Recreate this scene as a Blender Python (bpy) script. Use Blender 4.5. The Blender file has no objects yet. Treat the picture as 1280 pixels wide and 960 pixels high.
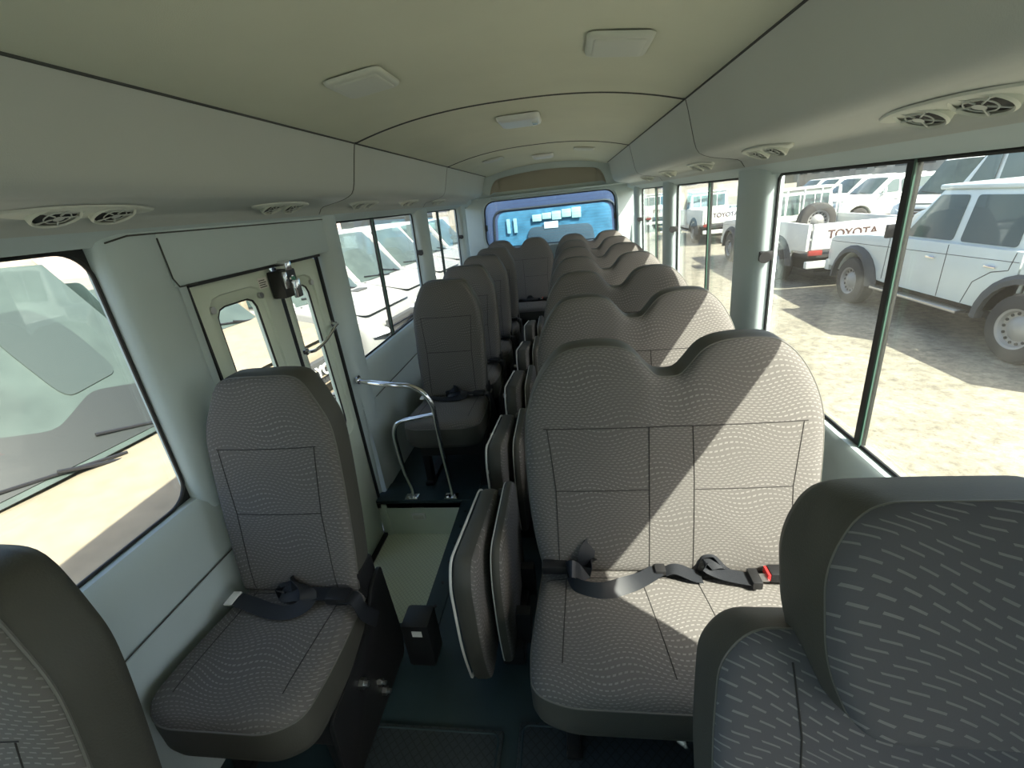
import bpy, bmesh, math, random
from mathutils import Vector, Matrix
random.seed(4)
S = bpy.context.scene
C = S.collection
PI = math.pi

# ------------------------------------------------------------------ camera, light, exposure
YAW, PITCH, ROLL, FPX = -0.1525, 0.3902, -0.1083, 547.638
CAM = Vector((0.1968, 0.0, 1.4917))
cy, sy = math.cos(YAW), math.sin(YAW)
f0 = Vector((sy, cy, 0)); r0 = Vector((cy, -sy, 0)); u0 = Vector((0, 0, 1))
cp, sp = math.cos(PITCH), math.sin(PITCH)
f1 = cp * f0 - sp * u0; u1 = sp * f0 + cp * u0
cr, sr = math.cos(ROLL), math.sin(ROLL)
r2 = cr * r0 + sr * u1; u2 = -sr * r0 + cr * u1
cd = bpy.data.cameras.new('camera'); cam = bpy.data.objects.new('camera', cd); C.objects.link(cam)
cam.matrix_world = Matrix((r2, u2, -f1)).transposed().to_4x4()
cam.location = CAM
cd.sensor_width = 36; cd.lens = 36 * FPX / 1280; cd.clip_start = 0.02; cd.clip_end = 500
S.camera = cam

SUN = Vector((0.70, -0.58, 1.0)).normalized()
w = bpy.data.worlds.new('sky'); S.world = w; w.use_nodes = True
nt = w.node_tree; bg = nt.nodes['Background']
sky = nt.nodes.new('ShaderNodeTexSky'); sky.sky_type = 'NISHITA'; sky.sun_disc = False
sky.sun_elevation = math.asin(SUN.z); sky.sun_rotation = math.atan2(SUN.x, SUN.y)
sky.dust_density = 4.0; sky.air_density = 1.0; sky.altitude = 50
nt.links.new(sky.outputs[0], bg.inputs[0]); bg.inputs[1].default_value = 0.27
sd = bpy.data.lights.new('sun', 'SUN'); sd.energy = 9.0; sd.angle = 0.009; sd.color = (1, 0.95, 0.86)
so = bpy.data.objects.new('sun', sd); C.objects.link(so)
so.rotation_euler = SUN.to_track_quat('Z', 'Y').to_euler(); so.location = (30, -30, 50)
S.view_settings.view_transform = 'Standard'; S.view_settings.look = 'None'
S.view_settings.gamma = 1; S.view_settings.use_curve_mapping = False
S.view_settings.exposure = 1.05

# ------------------------------------------------------------------ materials
MATS = {}
def mat(name, col, rough=0.6, metal=0.0, noise=0.0, nscale=20, bump=0.0, bscale=60, spec=0.5, coat=0.0):
    m = bpy.data.materials.new(name); m.use_nodes = True
    n = m.node_tree; b = n.nodes['Principled BSDF']
    b.inputs['Base Color'].default_value = (*col, 1); b.inputs['Roughness'].default_value = rough
    b.inputs['Metallic'].default_value = metal; b.inputs['Specular IOR Level'].default_value = spec
    b.inputs['Coat Weight'].default_value = coat
    tc = n.nodes.new('ShaderNodeTexCoord')
    if noise:
        t = n.nodes.new('ShaderNodeTexNoise'); t.inputs['Scale'].default_value = nscale; t.inputs['Detail'].default_value = 6
        n.links.new(tc.outputs['Object'], t.inputs['Vector'])
        r = n.nodes.new('ShaderNodeMapRange'); r.inputs[1].default_value = .3; r.inputs[2].default_value = .7
        r.inputs[3].default_value = 1 - noise; r.inputs[4].default_value = 1 + noise
        n.links.new(t.outputs[0], r.inputs[0])
        v = n.nodes.new('ShaderNodeVectorMath'); v.operation = 'SCALE'; v.inputs[0].default_value = col
        n.links.new(r.outputs[0], v.inputs['Scale']); n.links.new(v.outputs[0], b.inputs['Base Color'])
    if bump:
        t = n.nodes.new('ShaderNodeTexNoise'); t.inputs['Scale'].default_value = bscale; t.inputs['Detail'].default_value = 3
        n.links.new(tc.outputs['Object'], t.inputs['Vector'])
        k = n.nodes.new('ShaderNodeBump'); k.inputs['Strength'].default_value = bump; k.inputs['Distance'].default_value = 0.002
        n.links.new(t.outputs[0], k.inputs['Height']); n.links.new(k.outputs[0], b.inputs['Normal'])
    MATS[name] = m
    return m
def mth(n, op, a, b=None, c=None):
    x = n.nodes.new('ShaderNodeMath'); x.operation = op
    for i, v in enumerate((a, b, c)):
        if v is None: continue
        if isinstance(v, (int, float)): x.inputs[i].default_value = v
        else: n.links.new(v, x.inputs[i])
    return x.outputs[0]
def fabric(name, mode, dens=88.0, base=(.130, .122, .114), dash=(.225, .215, .20), un=70.0, amp=2.2, thick=.13, slant=0.0):
    """woven seat cloth: short pale dashes running in wavy rows"""
    m = bpy.data.materials.new(name); m.use_nodes = True
    n = m.node_tree; b = n.nodes['Principled BSDF']; b.inputs['Roughness'].default_value = .95
    b.inputs['Specular IOR Level'].default_value = .15
    b.inputs['Sheen Weight'].default_value = .0
    tc = n.nodes.new('ShaderNodeTexCoord'); s = n.nodes.new('ShaderNodeSeparateXYZ')
    n.links.new(tc.outputs['Object'], s.inputs[0])
    X, Y, Z = s.outputs
    if mode == 'back': u, v = X, mth(n, 'ADD', Z, Y)
    elif mode == 'side': u, v = Y, mth(n, 'ADD', Z, X)
    if slant: v = mth(n, 'ADD', v, mth(n, 'MULTIPLY', u, slant))
    nz = n.nodes.new('ShaderNodeTexNoise'); nz.inputs['Scale'].default_value = 3.0; nz.inputs['Detail'].default_value = 1
    n.links.new(tc.outputs['Object'], nz.inputs['Vector'])
    w1 = mth(n, 'SINE', mth(n, 'ADD', mth(n, 'MULTIPLY', u, 27.0), mth(n, 'MULTIPLY', v, 14.0)))
    w2 = mth(n, 'SINE', mth(n, 'ADD', mth(n, 'MULTIPLY', u, 13.0), mth(n, 'MULTIPLY', v, -31.0)))
    row = mth(n, 'ADD', mth(n, 'MULTIPLY', v, dens), mth(n, 'MULTIPLY', w1, amp * .45))
    row = mth(n, 'ADD', row, mth(n, 'MULTIPLY', w2, amp * .4))
    row = mth(n, 'ADD', row, mth(n, 'MULTIPLY', nz.outputs[0], amp * .5))
    fr = mth(n, 'FRACT', row)
    line = mth(n, 'LESS_THAN', mth(n, 'ABSOLUTE', mth(n, 'SUBTRACT', fr, .5)), thick)
    off = mth(n, 'MULTIPLY', mth(n, 'FLOOR', row), .5)
    col = mth(n, 'FRACT', mth(n, 'ADD', mth(n, 'ADD', mth(n, 'MULTIPLY', u, un), off), mth(n, 'MULTIPLY', w2, .5)))
    dm = mth(n, 'LESS_THAN', col, .58)
    k = mth(n, 'MULTIPLY', line, dm)
    # fine weave + broad tone
    broad = n.nodes.new('ShaderNodeTexNoise'); broad.inputs['Scale'].default_value = 9.0
    n.links.new(tc.outputs['Object'], broad.inputs['Vector'])
    k = mth(n, 'MULTIPLY', k, mth(n, 'ADD', .35, mth(n, 'MULTIPLY', broad.outputs[0], 1.0)))
    mx = n.nodes.new('ShaderNodeMix'); mx.data_type = 'RGBA'
    mx.inputs[6].default_value = (*base, 1); mx.inputs[7].default_value = (*dash, 1)
    n.links.new(k, mx.inputs[0]); n.links.new(mx.outputs[2], b.inputs['Base Color'])
    fn = n.nodes.new('ShaderNodeTexNoise'); fn.inputs['Scale'].default_value = 500
    n.links.new(tc.outputs['Object'], fn.inputs['Vector'])
    bp = n.nodes.new('ShaderNodeBump'); bp.inputs['Strength'].default_value = .35; bp.inputs['Distance'].default_value = .001
    n.links.new(mth(n, 'ADD', fn.outputs[0], mth(n, 'MULTIPLY', k, .7)), bp.inputs['Height'])
    n.links.new(bp.outputs[0], b.inputs['Normal'])
    return m
def glass(name, tint=(.93, .97, .95), dust=.05, dustcol=(.75, .72, .62), rough=.02):
    m = bpy.data.materials.new(name); m.use_nodes = True
    n = m.node_tree; n.nodes.clear()
    out = n.nodes.new('ShaderNodeOutputMaterial'); tr = n.nodes.new('ShaderNodeBsdfTransparent'); tr.inputs[0].default_value = (*tint, 1)
    gl = n.nodes.new('ShaderNodeBsdfGlossy'); gl.inputs['Roughness'].default_value = rough; gl.inputs[0].default_value = (.9, .95, .95, 1)
    ge = n.nodes.new('ShaderNodeNewGeometry'); vd = n.nodes.new('ShaderNodeVectorMath'); vd.operation = 'DOT_PRODUCT'
    n.links.new(ge.outputs['Normal'], vd.inputs[0]); n.links.new(ge.outputs['Incoming'], vd.inputs[1])
    k5 = mth(n, 'POWER', mth(n, 'SUBTRACT', 1.0, mth(n, 'ABSOLUTE', vd.outputs['Value'])), 5.0)
    m1 = n.nodes.new('ShaderNodeMixShader'); n.links.new(mth(n, 'ADD', .035, mth(n, 'MULTIPLY', k5, .9)), m1.inputs[0]); n.links.new(tr.outputs[0], m1.inputs[1]); n.links.new(gl.outputs[0], m1.inputs[2])
    df = n.nodes.new('ShaderNodeBsdfTranslucent'); df.inputs[0].default_value = (*dustcol, 1)
    d2 = n.nodes.new('ShaderNodeBsdfDiffuse'); d2.inputs[0].default_value = (*dustcol, 1)
    a = n.nodes.new('ShaderNodeMixShader'); n.links.new(df.outputs[0], a.inputs[1]); n.links.new(d2.outputs[0], a.inputs[2])
    tc = n.nodes.new('ShaderNodeTexCoord'); t = n.nodes.new('ShaderNodeTexNoise'); t.inputs['Scale'].default_value = 8; t.inputs['Detail'].default_value = 8
    n.links.new(tc.outputs['Object'], t.inputs['Vector'])
    m2 = n.nodes.new('ShaderNodeMixShader'); n.links.new(mth(n, 'MULTIPLY', t.outputs[0], dust * 2), m2.inputs[0])
    n.links.new(m1.outputs[0], m2.inputs[1]); n.links.new(a.outputs[0], m2.inputs[2]); n.links.new(m2.outputs[0], out.inputs[0])
    return m

M_trim = mat('panel_grey', (.52, .61, .62), .55, noise=.03, nscale=3, bump=.15, bscale=400)
M_ceil = mat('headliner', (.65, .67, .54), .8, noise=.03, nscale=4, bump=.25, bscale=500)
M_duct = mat('duct_grey', (.50, .53, .50), .6, noise=.02, nscale=3, bump=.15, bscale=400)
M_rear = mat('rear_recess', (.36, .34, .28), .7, bump=.2, bscale=400)
M_seam = mat('panel_gap', (.07, .075, .07), .8)
M_floor = mat('floor_vinyl', (.022, .044, .054), .5, noise=.12, nscale=8, bump=.2, bscale=200)
M_rub = mat('rubber_black', (.012, .013, .014), .55)
M_blk = mat('black_plastic', (.012, .012, .013), .45, bump=.1, bscale=300)
M_belt = mat('belt_webbing', (.014, .016, .02), .5, bump=.3, bscale=800)
M_olive = mat('vinyl_olive', (.060, .058, .047), .6, bump=.25, bscale=350)
M_pipe = mat('piping_grey', (.13, .125, .11), .5)
M_pipe2 = mat('piping_pale', (.6, .6, .56), .5)
M_stitch = mat('stitching', (.03, .027, .025), .9)
M_chrome = mat('chrome', (.8, .8, .82), .12, metal=1)
M_steel = mat('steel', (.55, .55, .55), .3, metal=1)
M_red = mat('red_plastic', (.6, .03, .03), .4)
M_white = mat('white_plastic', (.75, .78, .76), .35)
M_lampcase = mat('lamp_case', (.60, .63, .56), .5)
M_door = mat('cream_door_paint', (.66, .74, .64), .35, noise=.03, nscale=4, coat=.2)
M_tag = mat('paper_label', (.8, .8, .76), .7)
M_fb = fabric('seat_cloth', 'back')
M_fs = fabric('seat_cloth_side', 'side')
M_fd = fabric('driver_seat_cloth', 'back', dens=60., base=(.105, .104, .112), dash=(.22, .215, .215), un=30., amp=1.0, thick=.11, slant=.55)
M_glassR = glass('dusty_glass', (.95, .975, .95), .012)
M_glassL = glass('clear_glass', (.95, .975, .96), .008)
M_glassF = glass('light_cutting_windscreen', (.45, .52, .50), .004)  # dark tint added to cut the daylight coming in from the front
M_glassB = glass('tinted_rear_glass', (.72, .84, .9), .02, (.5, .6, .7))

# step floor: cream with diamond tread ; mats: dark with diamond tread
def diamond(name, col, scale, rough=.6, depth=.6, dark=.82):
    m = bpy.data.materials.new(name); m.use_nodes = True; n = m.node_tree; b = n.nodes['Principled BSDF']
    b.inputs['Roughness'].default_value = rough
    tc = n.nodes.new('ShaderNodeTexCoord'); s = n.nodes.new('ShaderNodeSeparateXYZ'); n.links.new(tc.outputs['Object'], s.inputs[0])
    a = mth(n, 'ABSOLUTE', mth(n, 'SINE', mth(n, 'MULTIPLY', mth(n, 'ADD', s.outputs[0], s.outputs[1]), scale)))
    c = mth(n, 'ABSOLUTE', mth(n, 'SINE', mth(n, 'MULTIPLY', mth(n, 'SUBTRACT', s.outputs[0], s.outputs[1]), scale)))
    h = mth(n, 'GREATER_THAN', mth(n, 'MINIMUM', a, c), .28)
    mx = n.nodes.new('ShaderNodeMix'); mx.data_type = 'RGBA'; mx.inputs[6].default_value = (*[q * dark for q in col], 1); mx.inputs[7].default_value = (*col, 1)
    n.links.new(h, mx.inputs[0]); n.links.new(mx.outputs[2], b.inputs['Base Color'])
    bp = n.nodes.new('ShaderNodeBump'); bp.inputs['Strength'].default_value = depth; bp.inputs['Distance'].default_value = .003
    n.links.new(h, bp.inputs['Height']); n.links.new(bp.outputs[0], b.inputs['Normal'])
    return m
M_step = diamond('step_tread', (.74, .80, .66), 140, .6, .4, .8)
M_mat = diamond('mat_rubber', (.034, .046, .054), 110, .5, .9, .6)

# outdoors
def ground_mat():
    m = mat('sandy_gravel', (.18, .165, .122), .95, noise=.22, nscale=1.3, bump=.8, bscale=25)
    n = m.node_tree; b = n.nodes['Principled BSDF']
    src = b.inputs['Base Color'].links[0].from_socket
    tc = n.nodes.new('ShaderNodeTexCoord'); t = n.nodes.new('ShaderNodeTexNoise'); t.inputs['Scale'].default_value = 9; t.inputs['Detail'].default_value = 12; t.inputs['Roughness'].default_value = .82
    n.links.new(tc.outputs['Object'], t.inputs['Vector'])
    r = n.nodes.new('ShaderNodeMapRange'); r.inputs[1].default_value = .35; r.inputs[2].default_value = .65; r.inputs[3].default_value = .45; r.inputs[4].default_value = 1.5
    n.links.new(t.outputs[0], r.inputs[0])
    v = n.nodes.new('ShaderNodeVectorMath'); v.operation = 'SCALE'; n.links.new(src, v.inputs[0]); n.links.new(r.outputs[0], v.inputs['Scale'])
    n.links.new(v.outputs[0], b.inputs['Base Color'])
    return m
M_ground = ground_mat()
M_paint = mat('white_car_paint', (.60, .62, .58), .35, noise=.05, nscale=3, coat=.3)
M_paintL = mat('van_white_darkened', (.25, .255, .24), .45, noise=.05, nscale=3, coat=.1)  # white darkened in its colour to offset the strong sun on the bonnets
M_dusty = mat('dusty_cream_paint', (.215, .185, .13), .6, noise=.12, nscale=9)  # dusty cream, its colour darkened to offset the full sun
M_silver = mat('pale_blue_paint', (.52, .57, .54), .3, noise=.04, nscale=3, coat=.3)
M_cglass = mat('car_glass', (.05, .08, .075), .12, spec=.8)
M_dglass = mat('dusty_car_glass', (.050, .068, .058), .3, noise=.18, nscale=5, spec=.5)
M_tyre = mat('tyre', (.03, .029, .027), .8, bump=.6, bscale=40)
M_rim = mat('wheel_steel', (.26, .26, .25), .5, metal=.3)
M_flare = mat('grey_flare_plastic', (.055, .057, .055), .7)
M_under = mat('underbody', (.02, .02, .02), .9)
M_lens = mat('headlight_lens', (.55, .6, .6), .1, spec=.8)
M_rlens = mat('red_lens', (.22, .03, .025), .25)
M_yel = mat('yellow_tape', (.7, .55, .08), .5)
M_bus = mat('blue_bus_paint', (.06, .075, .13), .35, coat=.3)
M_busglass = mat('blue_bus_glass', (.07, .19, .27), .25, noise=.3, nscale=6, spec=.7)
M_wall = mat('warehouse_wall', (.33, .31, .27), .9, noise=.15, nscale=1.2)
M_roof = mat('warehouse_roof', (.42, .42, .40), .7)
M_dark = mat('dark_grey', (.06, .06, .06), .7)
M_gold = mat('letter_brown', (.06, .028, .025), .5)
M_gedge = mat('glass_edge_green', (.05, .11, .085), .25)
M_body = mat('bus_body_paint', (.6, .6, .58), .4)

# ------------------------------------------------------------------ helpers
def link(name, bm, m, parent=None, smooth=True, auto=35):
    me = bpy.data.meshes.new(name)
    bmesh.ops.remove_doubles(bm, verts=bm.verts, dist=1e-6)
    bmesh.ops.recalc_face_normals(bm, faces=bm.faces)
    bm.to_mesh(me); bm.free()
    me.materials.append(m)
    if smooth:
        me.shade_smooth()
        me.set_sharp_from_angle(angle=math.radians(auto))
    o = bpy.data.objects.new(name, me); C.objects.link(o)
    if parent: o.parent = parent
    return o
def tag(o, label=None, cat=None, group=None, kind=None):
    if label: o['label'] = label
    if cat: o['category'] = cat
    if group: o['group'] = group
    if kind: o['kind'] = kind
    return o
def thing(name, label, cat, loc=(0, 0, 0), rz=0, group=None):
    o = bpy.data.objects.new(name, None); C.objects.link(o); o.location = loc; o.rotation_euler = (0, 0, rz)
    o.empty_display_size = .1
    return tag(o, label, cat, group)
def copy_tree(o, parent=None):
    c = o.copy(); C.objects.link(c)
    if parent: c.parent = parent
    for ch in list(o.children): copy_tree(ch, c)
    return c
def box(bm, x0, x1, y0, y1, z0, z1, bev=0.0, seg=2):
    t = bmesh.new()
    bmesh.ops.create_cube(t, size=1)
    for v in t.verts:
        v.co = Vector((x0 + (v.co.x + .5) * (x1 - x0), y0 + (v.co.y + .5) * (y1 - y0), z0 + (v.co.z + .5) * (z1 - z0)))
    if bev: bmesh.ops.bevel(t, geom=t.edges[:], offset=bev, segments=seg, profile=.6, affect='EDGES')
    me = bpy.data.meshes.new('t'); t.to_mesh(me); t.free(); bm.from_mesh(me); bpy.data.meshes.remove(me)
    return bm
def B(*a, **k): return box(bmesh.new(), *a, **k)
def catmull(P, n=8, closed=False):
    P = [Vector(p) for p in P]; out = []
    N = len(P); rng = range(N if closed else N - 1)
    for i in rng:
        if closed: a, b, c, d = P[(i - 1) % N], P[i], P[(i + 1) % N], P[(i + 2) % N]
        else: a, b, c, d = P[max(i - 1, 0)], P[i], P[i + 1], P[min(i + 2, N - 1)]
        for k in range(n):
            t = k / n
            out.append(.5 * ((2 * b) + (c - a) * t + (2 * a - 5 * b + 4 * c - d) * t * t + (-a + 3 * b - 3 * c + d) * t ** 3))
    if not closed: out.append(P[-1])
    return out
def tube(bm, pts, r, seg=8, closed=False):
    pts = [Vector(p) for p in pts]; N = len(pts); rings = []; prev = None
    for i in range(N):
        if closed: d = pts[(i + 1) % N] - pts[(i - 1) % N]
        else: d = pts[min(i + 1, N - 1)] - pts[max(i - 1, 0)]
        d = d.normalized() if d.length > 1e-9 else Vector((0, 0, 1))
        if prev is None:
            a = Vector((0, 0, 1)) if abs(d.z) < .9 else Vector((1, 0, 0)); prev = (a - d * a.dot(d)).normalized()
        prev = (prev - d * prev.dot(d)).normalized(); q = d.cross(prev)
        rings.append([bm.verts.new(pts[i] + r * (math.cos(t) * prev + math.sin(t) * q)) for t in [2 * PI * k / seg for k in range(seg)]])
    for i in range(N if closed else N - 1):
        a, b = rings[i], rings[(i + 1) % N]
        for k in range(seg): bm.faces.new((a[k], a[(k + 1) % seg], b[(k + 1) % seg], b[k]))
    if not closed: bm.faces.new(rings[0]); bm.faces.new(rings[-1][::-1])
    return bm
def T(pts, r, seg=8, closed=False): return tube(bmesh.new(), pts, r, seg, closed)
def extr(outline, fn, d0, d1, bev=0, seg=2):
    """closed 2D outline extruded between depths d0, d1 ; fn(u, v, d) gives a point"""
    t = bmesh.new()
    a = [t.verts.new(fn(u, v, d0)) for u, v in outline]; b = [t.verts.new(fn(u, v, d1)) for u, v in outline]
    n = len(a)
    t.faces.new(a); t.faces.new(b[::-1])
    for i in range(n): t.faces.new((a[i], b[i], b[(i + 1) % n], a[(i + 1) % n]))
    bmesh.ops.recalc_face_normals(t, faces=t.faces)
    if bev:
        caps = [e for e in t.edges if abs(len(e.link_faces) - 2) < 1 and any(len(f.verts) == n for f in e.link_faces)]
        bmesh.ops.bevel(t, geom=caps, offset=bev, segments=seg, profile=.6, affect='EDGES', clamp_overlap=True)
    return t
def rrect(u0, u1, v0, v1, r, n=6):
    out = []
    for cx, cy_, a0 in ((u1 - r, v1 - r, 0), (u0 + r, v1 - r, PI / 2), (u0 + r, v0 + r, PI), (u1 - r, v0 + r, 3 * PI / 2)):
        for k in range(n + 1):
            a = a0 + PI / 2 * k / n; out.append((cx + r * math.cos(a), cy_ + r * math.sin(a)))
    return out
def rpoly(P, r, n=5):
    """polygon with rounded corners; r a number or list"""
    out = []; N = len(P)
    for i in range(N):
        p = Vector(P[i]); a = Vector(P[i - 1]); b = Vector(P[(i + 1) % N]); rr = r[i] if isinstance(r, (list, tuple)) else r
        da = (a - p); db = (b - p); k = min(rr, da.length * .45, db.length * .45)
        if k < 1e-5: out.append(tuple(p)); continue
        pa = p + da.normalized() * k; pb = p + db.normalized() * k
        for j in range(n + 1):
            t = j / n; q = (1 - t) ** 2 * pa + 2 * t * (1 - t) * p + t * t * pb; out.append((q.x, q.y))
    return out
def resample(P, n):
    P = [Vector(p) for p in P]; L = [0]
    for i in range(len(P)): L.append(L[-1] + (P[(i + 1) % len(P)] - P[i]).length)
    out = []; j = 0
    for k in range(n):
        t = L[-1] * k / n
        while L[j + 1] < t: j += 1
        q = P[j].lerp(P[(j + 1) % len(P)], (t - L[j]) / max(L[j + 1] - L[j], 1e-9)); out.append((q.x, q.y))
    return out
SR = [0.0, .2, .4, .6, .75, .86, .92, .95, .97, .985, .995, 1.0]
class Pad:
    """upholstered pad: padded cover on an outline, a gusset round its side, piping where they meet"""
    def __init__(s, outline, c, depth, fn, bulge=.02, roll=.018, n=120):
        s.o = resample(outline, n); s.c = Vector(c); s.depth = depth; s.fn = fn; s.bulge = bulge; s.roll = roll
    def h(s, t):
        w = s.bulge * (1 - t ** 2.6)
        t0 = .88
        return w + (s.roll if t < t0 else s.roll * math.sqrt(max(0, 1 - ((t - t0) / (1 - t0)) ** 2)))
    def cover(s):
        bm = bmesh.new(); cv = bm.verts.new(s.fn(s.c.x, s.c.y, s.h(0))); prev = None
        for t in SR[1:]:
            ring = [bm.verts.new(s.fn(s.c.x + (p[0] - s.c.x) * t, s.c.y + (p[1] - s.c.y) * t, s.h(t))) for p in s.o]
            n = len(ring)
            for i in range(n):
                if prev is None: bm.faces.new((cv, ring[i], ring[(i + 1) % n]))
                else: bm.faces.new((prev[i], ring[i], ring[(i + 1) % n], prev[(i + 1) % n]))
            prev = ring
        return bm
    def gusset(s, inset=.012, belly=.004):
        bm = bmesh.new(); prev = None
        for t, d in ((0, .0), (0, .004), (belly, .25), (belly, .75), (-inset * .2, .94), (-inset, 1.0), (-.06, 1.02), (-.2, 1.02), (-.95, 1.02)):
            ring = []
            for p in s.o:
                q = Vector(p); r = (q - s.c); L = r.length; dirn = r / max(L, 1e-6)
                q = q + dirn * t if t > -.05 else s.c + r * (1 + t)
                ring.append(bm.verts.new(s.fn(q.x, q.y, -d * s.depth)))
            n = len(ring)
            if prev:
                for i in range(n): bm.faces.new((prev[i], ring[i], ring[(i + 1) % n], prev[(i + 1) % n]))
            prev = ring
        bm.faces.new(prev)
        return bm
    def piping(s, r=.0028):
        return T([s.fn(p[0] + (p[0] - s.c.x) * .001, p[1], .001) for p in s.o], r, 6, True)
    def edge(s, ang):
        d = Vector((math.cos(ang), math.sin(ang))); best = 1e9; n = len(s.o)
        for i in range(n):
            a = Vector(s.o[i]) - s.c; b = Vector(s.o[(i + 1) % n]) - s.c; e = b - a
            den = d.x * e.y - d.y * e.x
            if abs(den) < 1e-12: continue
            t = (a.x * e.y - a.y * e.x) / den; k = (a.x * d.y - a.y * d.x) / den
            if t > 0 and -1e-6 <= k <= 1 + 1e-6: best = min(best, t)
        return best
    def surf(s, u, v, lift=0.0):
        q = Vector((u, v)) - s.c; L = q.length
        t = 0 if L < 1e-6 else min(1, L / s.edge(math.atan2(q.y, q.x)))
        return s.fn(u, v, s.h(t) + lift)
    def seam(s, bm, pts, r=.0016, step=.015):
        for i in range(len(pts) - 1):
            a = Vector(pts[i]); b = Vector(pts[i + 1]); k = max(2, int((b - a).length / step))
            tube(bm, [s.surf(*(a.lerp(b, j / k))) for j in range(k + 1)], r, 5)
        return bm
def ribbon(bm, pts, width, wdir, th=.0016, n=5):
    """flat webbing along a smooth path, wdir a list of width directions per point"""
    P = catmull(pts, n); W = catmull(wdir, n); rings = []
    for i, p in enumerate(P):
        d = (P[min(i + 1, len(P) - 1)] - P[max(i - 1, 0)]).normalized(); wv = W[i] - d * W[i].dot(d)
        wv = wv.normalized() if wv.length > 1e-6 else Vector((0, 1, 0)); nn = d.cross(wv)
        rings.append([bm.verts.new(p + wv * width / 2 * a + nn * th / 2 * b) for a, b in ((-1, -1), (1, -1), (1, 1), (-1, 1))])
    for a, b in zip(rings, rings[1:]):
        for k in range(4): bm.faces.new((a[k], a[(k + 1) % 4], b[(k + 1) % 4], b[k]))
    bm.faces.new(rings[0]); bm.faces.new(rings[-1][::-1])
    return bm
def text_obj(name, s, size, mtx, m, parent=None, ext=.004, bold=0.0, align='CENTER'):
    cu = bpy.data.curves.new(name, 'FONT'); cu.body = s; cu.size = size; cu.extrude = ext; cu.align_x = align; cu.align_y = 'CENTER'; cu.offset = bold
    t = bpy.data.objects.new('tmp', cu); C.objects.link(t)
    bpy.context.view_layer.update()
    me = bpy.data.meshes.new_from_object(t.evaluated_get(bpy.context.evaluated_depsgraph_get()))
    bpy.data.objects.remove(t); me.transform(mtx); me.materials.clear(); me.materials.append(m)
    o = bpy.data.objects.new(name, me); C.objects.link(o)
    if parent: o.parent = parent
    return o
def frame3(o, x, y):
    """matrix taking text x,y axes to directions x,y at origin o"""
    x = Vector(x).normalized(); y = Vector(y).normalized(); z = x.cross(y)
    mm = Matrix((x, y, z)).transposed().to_4x4(); mm.translation = Vector(o); return mm
def struct(name, bm, m, **k): return tag(link(name, bm, m, **k), kind='structure')

# ------------------------------------------------------------------ bus shell
G = -0.80
YF, YR = -1.25, 5.62
ZS, ZT = .7505, 1.4929
def wx(z): return .970 - (z - ZS) * (.970 - .9517) / (ZT - ZS)
# floor with step well cut out : step well x -.97..-.447, y 1.165..1.943
FX, FY1, FY2 = -.447, 1.165, 1.943
fb = bmesh.new()
box(fb, FX, .99, YF, YR + .1, -.05, 0)
box(fb, -.99, FX, YF, FY1, -.05, 0)
box(fb, -.99, FX, FY2, YR + .1, -.05, 0)
struct('floor', fb, M_floor)
# step well shell
sw = bmesh.new()
box(sw, -.955, FX + .01, FY1 - .02, FY2 + .02, -.27, -.235)
t = thing('entrance_step', 'cream step tread sunk in the dark floor inside the entrance door', 'step', (0, 0, 0))
link('tread', sw, M_step, t)
rz = bmesh.new()
box(rz, -.955, FX + .012, FY2, FY2 + .02, -.24, -.012); box(rz, FX, FX + .02, FY1 - .02, FY2 + .02, -.24, -.012); box(rz, -.955, FX + .012, FY1 - .02, FY1, -.24, -.012)
box(rz, -.93, -.90, FY2 - .012, FY2, -.235, -.02, .004)
link('riser', rz, M_door, t)
lm = link('step_lamp', B(-.76, -.68, FY2 - .012, FY2 + .004, -.125, -.085, .006), M_white, t)
link('lens', B(-.75, -.69, FY2 - .016, FY2 - .008, -.117, -.093, .003), M_lampcase, lm)
# rim strip with rivets
rm = bmesh.new()
box(rm, FX - .004, FX + .075, FY1 - .075, FY2 + .02, -.002, .006, .003)
box(rm, -.92, FX, FY1 - .075, FY1 + .004, -.002, .006, .003)
box(rm, -.93, FX + .075, FY2 - .008, FY2 + .16, -.014, .008, .004)
t = thing('step_edge_trim', 'dark riveted edging strip around the sunken entrance step', 'trim strip')
link('strip', rm, M_floor, t)
rv = bmesh.new()
for k in range(8):
    y = FY1 - .035 + k * (FY2 - FY1 + .05) / 7.; tube(rv, [(FX + .037, y, .004), (FX + .037, y, .0095)], .007, 10)
link('rivet', rv, M_blk, t); t.children[-1]['kind'] = 'stuff'

# right & left walls : lower panel profile, header, pillars
def profile_strip(bm, prof, y0, y1, s=1, out=1.0):
    """solid panel: profile list (x,z), extruded from y0 to y1 and given thickness outward"""
    a = [bm.verts.new((s * x, y0, z)) for x, z in prof]; b = [bm.verts.new((s * x, y1, z)) for x, z in prof]
    a2 = [bm.verts.new((s * out, y0, z)) for x, z in prof]; b2 = [bm.verts.new((s * out, y1, z)) for x, z in prof]
    n = len(prof)
    for i in range(n - 1):
        bm.faces.new((a[i], b[i], b[i + 1], a[i + 1])); bm.faces.new((a2[i], a2[i + 1], b2[i + 1], b2[i]))
        bm.faces.new((a[i], a[i + 1], a2[i + 1], a2[i])); bm.faces.new((b[i], b2[i], b2[i + 1], b[i + 1]))
    bm.faces.new((a[0], a2[0], b2[0], b[0])); bm.faces.new((a[-1], b[-1], b2[-1], a2[-1]))
LOW = [(.925, -.02), (.925, .30), (.935, .47), (.938, .535), (.944, .54), (.944, .546), (.938, .551), (.940, .62), (.946, .69), (.955, .725), (.975, .748), (.99, .7505)]
HDR = [(.9517, 1.4929), (.945, 1.503), (.90, 1.527), (.885, 1.553), (.885, 1.60)]
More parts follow.
